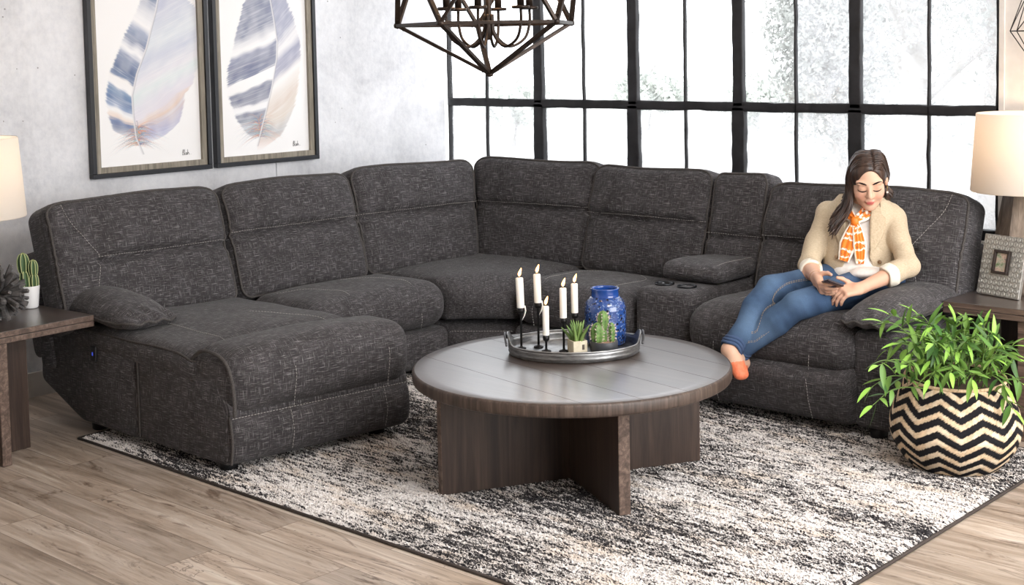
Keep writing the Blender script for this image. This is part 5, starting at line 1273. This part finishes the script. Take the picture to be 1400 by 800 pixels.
for k, a, h in ((RKN, RAN, RHIP), (LKN, LAN, LHIP)):
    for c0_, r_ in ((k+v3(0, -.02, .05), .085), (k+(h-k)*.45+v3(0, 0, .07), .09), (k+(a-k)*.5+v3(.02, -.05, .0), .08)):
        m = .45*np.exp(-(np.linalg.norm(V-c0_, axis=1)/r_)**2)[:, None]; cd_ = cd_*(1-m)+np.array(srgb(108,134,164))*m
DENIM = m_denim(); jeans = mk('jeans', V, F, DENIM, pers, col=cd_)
JT = simple('jean_stitch', srgb(176,160,140), .8)
for k, a, h, sd in ((RKN, RAN, RHIP, CR*.8+v3(0, 0, .45)), (LKN, LAN, LHIP, -CW*.6+v3(0, 0, -.1))):
    for off in (0, .006):
        d = (a-k)/np.linalg.norm(a-k); pts = [h*.5+k*.5, h*.12+k*.88, k+(a-k)*.12, k+(a-k)*.5, k+(a-k)*.86]; P = spline([q_+sd*.08+(-CW)*.05 for q_ in pts], 120); P = J.snap(P, .0006)+np.array([0, 0, off])
        dd = np.r_[0, np.cumsum(np.linalg.norm(np.diff(P, axis=0), axis=1))]; mb = MB(); s_ = 0
        while s_+.009 < dd[-1]: mb.tube(np.stack([np.interp([s_, s_+.0045, s_+.009], dd, P[:, c]) for c in range(3)], 1), .0011, 5); s_ += .013
        mb.mesh('seam_stitching', JT, jeans)
def cuff(k, a, r):
    d = (a-k)/np.linalg.norm(a-k); e = k+(a-k)*.915; n1 = np.cross(d, [0, 0, 1.]); n1 /= np.linalg.norm(n1); n2 = np.cross(d, n1); mb = MB(); th = np.linspace(0, 2*PI, 40, endpoint=False)
    for o_, rr_ in ((-.012, r), (.004, r+.003), (.018, r+.001)): mb.tube([e+d*(o_+.004*math.sin(t*3))+(n1*math.cos(t)+n2*math.sin(t))*rr_ for t in th], .0075, 8, False, True)
    V, F = MB.__new__(MB), None
    mb.mesh('rolled_cuff', simple('denim_cuff', srgb(64,84,118), .9), jeans)
cuff(RKN, RAN, .045); cuff(LKN, LAN, .044)
# shoes
SHOE = m_noise('coral_shoe', srgb(226,112,74), srgb(240,140,102), 60, .6)
for a, toe in ((RAN, RTO), (LAN, LTO)):
    d = toe-a; hz = np.cross(d, [0, 0, 1.]); hz /= np.linalg.norm(hz); Sf = Field(np.minimum(a, toe)-.09, np.maximum(a, toe)+.09, .004)
    Sf.cone(a+d*.6-hz*.010, toe-hz*.013, .027, .022, .02); Sf.cone(a+d*.6+hz*.010, toe+hz*.011, .027, .021, .02); heel = a+v3(.015, .035, -.050); Sf.cone(heel, a+d*.55, .029, .026, .015)
    Sf.cone(a-d*.1, a+d*.50, .040, .030, .006, 'c'); V, F = Sf.mesh(2); mk('shoe', V, F, SHOE, pers)
# shirt
S_ = Field((.10, 1.36, .53), (.62, 1.80, .97), .005)
S_.ell(PEL+UPT*.24, (.148, .096, .172), TM3, .03); S_.ell(PEL+UPT*.11, (.142, .108, .14), TM3, .04); S_.ell(PEL+UPT*.04+FT*.02, (.150, .115, .075), TM3, .03); S_.cone(RSH, LSH, .046, .046, .03)
S_.ell(PEL+FT*.11+v3(.02, -.02, .035)+LX*.03, (.085, .075, .024), TM3, .02)
V, F = S_.mesh(2); V = wrinkle(V, F, .004, 41, 20, 60); SHIRT = m_noise('white_cotton_shirt', srgb(236,232,226), srgb(248,246,242), 60, .8, spec=.2); mk('shirt', V, F, SHIRT, pers)
# blazer: hollow shell, open at the front
Jk = Field((.06, 1.22, .56), (.80, 1.82, .98), .004)
Jk.ell(PEL+UPT*.235, (.164, .112, .185), TM3, .03); Jk.ell(PEL+UPT*.09+FT*.008, (.168, .124, .16), TM3, .04); Jk.cone(RSH+UPT*.0, LSH, .055, .055, .03); Jk.cone(NCK-UPT*.05, NCK-UPT*.005, .085, .066, .03)
CUL, CUR = LEL+(LWR-LEL)*.40, REL+(RWR-REL)*.34
for sh, el, cu in ((RSH, REL, CUR), (LSH, LEL, CUL)):
    Jk.cone(sh, sh+(el-sh)*.5, .053, .049, .018); Jk.cone(sh+(el-sh)*.5, el, .049, .046, .012); Jk.cone(el, cu, .046, .045, .012)
outer = Field(Jk.lo, Jk.lo+Jk.dx*(Jk.n-1), .004); outer.D = Jk.D.copy()
G = np.stack(np.meshgrid(*[Jk.lo[k]+Jk.dx*np.arange(Jk.n[k]) for k in range(3)], indexing='ij'), -1)
ql = (G-PEL)@TM3.T; D0 = Jk.D
D1 = np.maximum(D0, -(D0+.0075))                                    # shell
zt = ql[..., 2]; wop = .048+.030*sstep(.12, .0, zt)+.022*sstep(.20, .33, zt)
cx_ = -.012+.02*sstep(.1, .3, zt)
op_ = np.maximum(np.abs(ql[..., 0]-cx_)-wop, -(ql[..., 1]-.01))
D1 = np.maximum(D1, -op_)                                           # front opening
hem = .012-.030*np.cos(np.clip(np.abs(ql[..., 0])/.16, 0, 1)*PI)*(ql[..., 1] > 0)
arm = np.minimum(np.linalg.norm(G-LEL, axis=-1), np.linalg.norm(G-REL, axis=-1)) < .095
arm |= (np.abs(ql[..., 0]) > .185)
D1 = np.where(arm, D1, np.maximum(D1, hem-zt))
nk = np.linalg.norm((G-NCK-UPT*.03-FX*.02), axis=-1)-.062; D1 = np.maximum(D1, -nk)   # neck hole
for el, cu, wr_ in ((LEL, CUL, LWR), (REL, CUR, RWR)):
    d = (wr_-el)/np.linalg.norm(wr_-el); near = np.linalg.norm(G-cu, axis=-1) < .085; D1 = np.where(near, np.maximum(D1, (G-cu-d*.012)@d), D1)
Jk.D = D1.astype(np.float32); V, F = Jk.mesh(1); V = wrinkle(V, F, .0052, 51, 18, 60)
LIN = m_noise('beige_linen', srgb(188,170,144), srgb(210,193,167), 120, .85, stretch=(1, 1, 3), bump=.3, spec=.2)
blz = mk('blazer', V, F, LIN, pers)
def on_jacket(xz, off):
    xz = np.asarray(xz, float); P = PEL+xz[:, :1]*LX+xz[:, 1:2]*UPT+FT*.26
    for _ in range(60): P = P-FT*np.clip(outer.at(P)-off, -.01, .012)[:, None]
    return P
def sheet(name, rows, off, mat, th=.004):
    """rows: list of polylines in (x,z) torso coordinates with equal counts"""
    A = np.array(rows, float); m, n, _ = A.shape; O = np.array([on_jacket(r, off) for r in A]); I = O-FT*th
    V = np.concatenate([O.reshape(-1, 3), I.reshape(-1, 3)]); F = []; N = m*n
    for i in range(m-1):
        for j in range(n-1): a = i*n+j; F += [(a, a+1, a+n+1, a+n), (N+a+n, N+a+n+1, N+a+1, N+a)]
    for i in range(m-1): F += [(i*n, (i+1)*n, N+(i+1)*n, N+i*n), (i*n+n-1, N+i*n+n-1, N+(i+1)*n+n-1, (i+1)*n+n-1)]
    for j in range(n-1): F += [(j, N+j, N+j+1, j+1), ((m-1)*n+j, (m-1)*n+j+1, N+(m-1)*n+j+1, N+(m-1)*n+j)]
    return mk(name, V, F, mat, blz)
LAP = m_noise('shaded_beige_lapel', srgb(178,160,134), srgb(202,184,158), 120, .85, bump=.3, spec=.2)  # same linen a step darker, fold shading put into the colour
for s in (-1, 1):
    rows = []
    for t in np.linspace(0, 1, 16):
        z = .325-.215*t; inn = s*(.052+.012*(1-t))+.004; wd = .058*(np.sin(PI*min(1., t*.92+.12))**.8)*(1.15-.4*t) if t > .22 else .030+.05*t
        rows.append([(inn+s*(wd*q_), z+.012*q_*(t < .3)) for q_ in np.linspace(-.12, 1, 7)])
    sheet('lapel', rows, .011, LAP, .007)
def cuffring(el, cu, wr_, r):
    d = (wr_-el)/np.linalg.norm(wr_-el); n1 = np.cross(d, [0, 0, 1.]); n1 /= np.linalg.norm(n1); n2 = np.cross(d, n1); V, F = lathe([(r-.008, .020), (r-.003, .024), (r+.003, .020), (r+.006, -.012), (r+.004, -.024), (r-.006, -.026), (r-.008, .020)], 40)
    a = np.arctan2(V[:, 1], V[:, 0]); V[:, 2] += .004*np.sin(a*3); mk('turned_cuff', V[:, :1]*n1+V[:, 1:2]*n2+V[:, 2:]*d+cu, F, simple('pale_cuff_lining', srgb(238,230,214), .85), blz)
cuffring(LEL, CUL, LWR, .046); cuffring(REL, CUR, RWR, .045)
for z in (.085,):
    p = on_jacket([(.092, z)], .006)[0]; V, F = lathe([(0, 0), (.0085, 0), (.009, .002), (.0075, .004), (0, .0032)], 20); M_ = np.stack([LX, UPT, FT]); mk('button', V@M_+p, F, simple('horn_button', srgb(120,92,62), .4), blz)
p = on_jacket([(-.095, .10)], .006)[0]; mk('button', V@M_+p, F, simple('horn_button_pale', srgb(150,122,90), .4), blz)
# scarf
def m_scarf():
    t = NT('orange_white_scarf'); p = t.coord('UV'); a = t.noise(p, 3.2, 3, .6, 1.2); w = t.n('TexWave', {'Vector': p, 'Scale': .38, 'Distortion': 4., 'Detail': 2.}, wave_type='BANDS')
    c = t.ramp(t.math('ADD', t.math('MULTIPLY', a.outputs[0], .55), t.math('MULTIPLY', w.outputs['Fac'], .45)), [(.0, srgb(240,122,26)), (.50, srgb(244,138,46)), (.53, srgb(252,240,224)), (.63, srgb(250,236,218)), (.66, srgb(240,128,36)), (.78, srgb(242,132,40)), (.80, srgb(92,66,60)), (.83, srgb(246,226,200))]).outputs[0]
    y_ = t.n('SeparateXYZ', {0: p}).outputs[1]; e_ = t.math('ADD', t.math('LESS_THAN', y_, .085), t.math('GREATER_THAN', y_, .665)); c = t.mix(e_, c, srgb(250,238,222))
    t.bsdf(Base_Color=c, Roughness=.5, Specular_IOR_Level=.35, Sheen_Weight=.2); return t.m
SCARF = m_scarf(); 
def ribbon(V_, F_, U_, P, wd, th, nrm, folds=3, seed=0):
    P = spline(P, 40); wd = np.interp(np.linspace(0, 1, 40), np.linspace(0, 1, len(wd)), wd); T = np.gradient(P, axis=0); T /= np.linalg.norm(T, axis=1)[:, None]
    nrm = np.array(nrm, float); nrm = np.broadcast_to(nrm, P.shape) if nrm.ndim == 1 else np.array([np.interp(np.linspace(0, 1, 40), np.linspace(0, 1, len(nrm)), nrm[:, k]) for k in range(3)]).T
    Sd = np.cross(T, nrm); Sd /= np.linalg.norm(Sd, axis=1)[:, None]; Nn_ = np.cross(Sd, T); m = 15; base = sum(len(v) for v in V_); a = np.linspace(-1, 1, m)
    fold = .0045*np.sin(a*PI*folds+seed)[None, :]*np.ones(40)[:, None]+.002*np.sin(np.linspace(0, 9, 40)+seed)[:, None]*a[None, :]
    up_ = P[:, None]+Sd[:, None]*(a*1.)[None, :, None]*wd[:, None, None]+Nn_[:, None]*((th*(1-.6*a**2))[None, :]+fold)[..., None]; dn_ = P[:, None]+Sd[:, None]*a[None, :, None]*wd[:, None, None]-Nn_[:, None]*((th*(1-.6*a**2))[None, :]-fold)[..., None]
    V_.append(up_.reshape(-1, 3)); V_.append(dn_.reshape(-1, 3)); N = 40*m
    uvp = lambda i, j: (i/40*2.2+seed*.37, j/m*.8)
    for i in range(39):
        for j in range(m-1):
            q_ = [(i, j), (i, j+1), (i+1, j+1), (i+1, j)]; F_.append([base+x*m+y for x, y in q_]); U_.extend(uvp(*x) for x in q_)
            q_ = q_[::-1]; F_.append([base+N+x*m+y for x, y in q_]); U_.extend(uvp(*x) for x in q_)
    for i in range(39):
        for j in (0, m-1):
            f = [base+i*m+j, base+(i+1)*m+j, base+N+(i+1)*m+j, base+N+i*m+j]; F_.append(f if j == 0 else f[::-1]); U_.extend([uvp(i, j)]*4)
    for i in (0, 39):
        for j in range(m-1):
            f = [base+i*m+j, base+N+i*m+j, base+N+i*m+j+1, base+i*m+j+1]; F_.append(f); U_.extend([uvp(i, j)]*4)
tl = lambda x, y, z: PEL+LX*x+FT*y+UPT*z
KN = tl(-.006, .128, .262)
V_, F_, U_ = [], [], []
nL = [LX*.6+UPT*.8-FT*.1, LX*.55+FT*.6+UPT*.6, FT*.9+UPT*.45]; nR = [-LX*.6+UPT*.8-FT*.1, -LX*.55+FT*.6+UPT*.6, FT*.9+UPT*.45]
ribbon(V_, F_, U_, [tl(.020, -.055, .365), tl(.062, -.010, .372), tl(.066, .045, .345), tl(.040, .098, .300), KN], [.022, .028, .034, .034, .016], .007, nL, 3, 1)
ribbon(V_, F_, U_, [tl(.020, -.055, .365), tl(-.050, -.020, .365), tl(-.062, .035, .340), tl(-.040, .095, .298), KN], [.022, .026, .030, .028, .016], .007, nR, 3, 2)
ribbon(V_, F_, U_, [KN, tl(-.018, .137, .215), tl(-.040, .138, .155), tl(-.062, .134, .085)], [.014, .030, .038, .024], .005, FT, 3, 3)
ribbon(V_, F_, U_, [KN, tl(.006, .139, .215), tl(.012, .140, .155), tl(.010, .136, .075)], [.013, .024, .030, .020], .005, FT+LX*.3, 4, 4)
mk('scarf', np.concatenate(V_), F_, SCARF, pers, uv=U_)
V, F = lathe([(0, -.022), (.013, -.019), (.018, -.006), (.018, .006), (.013, .018), (0, .021)], 24); mk('scarf_knot', V@np.stack([LX, FT*.8, UPT])+KN+FT*.006, F, simple('scarf_knot_orange', srgb(240,126,34), .5), pers)
# earring and bracelet
ep = hd(.082, -.012, -.040); mk('earring', *tube([ep, ep-[0, 0, .012], ep-[0, 0, .026]], .0012, 6), simple('gold', srgb(200,160,80), .3, .9), pers)
MB().lathe([(0, -.005), (.004, -.003), (.005, 0), (.004, .003), (0, .005)], ep-[0, 0, .030], 14).mesh('earring_pearl', simple('pearl', srgb(240,232,220), .25), pers)
d = (RWR-REL)/np.linalg.norm(RWR-REL); n1 = np.cross(d, [0, 0, 1.]); n1 /= np.linalg.norm(n1); n2 = np.cross(d, n1); mk('bracelet', *tube([RWR-d*.004+(n1*math.cos(t)+n2*math.sin(t))*.0275 for t in np.linspace(0, 2*PI, 40, endpoint=False)], .0016, 6, False, True), simple('gold_bracelet', srgb(190,140,90), .35, .8), pers)
# phone
ph = thing('phone', tuple(PHC-[0, 0, .01]), 'dark smartphone held in both hands by the seated woman', 'phone')
V, F, _ = rbox((.037, .074, .0042), .004, (2, 2, 1), 2); Mp = np.stack([PW, PLg, PN]); mk('phone_body', V@Mp+PHC, F, simple('maroon_black_phone', srgb(48,30,34), .3), ph)
V, F, _ = rbox((.034, .070, .0004), .0003, 1, 1); mk('phone_screen', (V+[0, 0, .0043])@Mp+PHC, F, simple('dark_screen', srgb(18,18,20), .08), ph)
V, F = lathe([(0, -.0005), (.004, -.0005), (.004, .0006), (0, .0006)], 16); mk('camera_lens', (V+[-.022, .056, -.0046])@Mp+PHC, F, BLACK, ph)
# ---------------------------------------------------------------- light
W = bpy.data.worlds.new('sky'); SC.world = W; W.use_nodes = True
bg = W.node_tree.nodes['Background']; bg.inputs[0].default_value = (.95, .97, 1., 1); bg.inputs[1].default_value = 4.0
def area(name, loc, tgt, sx, sy, power, c=(1, 1, 1)):
    l = bpy.data.lights.new(name, 'AREA'); l.shape = 'RECTANGLE'; l.size = sx; l.size_y = sy; l.energy = power; l.color = c
    o = bpy.data.objects.new(name, l); COL.objects.link(o); o.location = loc
    o.rotation_euler = (Vector(tgt)-Vector(loc)).to_track_quat('-Z', 'Y').to_euler(); return o
area('side_window_daylight', (5.5, -.2, 1.75), (-2, .2, .9), 4.2, 2.2, 185, (1, .99, .98))
area('added_overhead_fill', (2.5, -.7, 2.95), (1.6, -.3, .0), 1.6, 1.6, 145, (1, .985, .97))  # added overhead lamp to brighten rug and right floor; no fixture known there
sl = bpy.data.lights.new('sun', 'SUN'); sl.energy = 4; sl.angle = .05; so = bpy.data.objects.new('sun', sl); COL.objects.link(so); so.location = (0, -20, 30); so.rotation_euler = (math.radians(48), 0, math.radians(-8))
SC.view_settings.view_transform = 'Standard'; SC.view_settings.look = 'None'; SC.view_settings.exposure = 0; SC.view_settings.gamma = 1
SC.view_settings.use_curve_mapping = False
SC.cycles.use_denoising = True
SC.cycles.max_bounces = 8; SC.cycles.transparent_max_bounces = 16
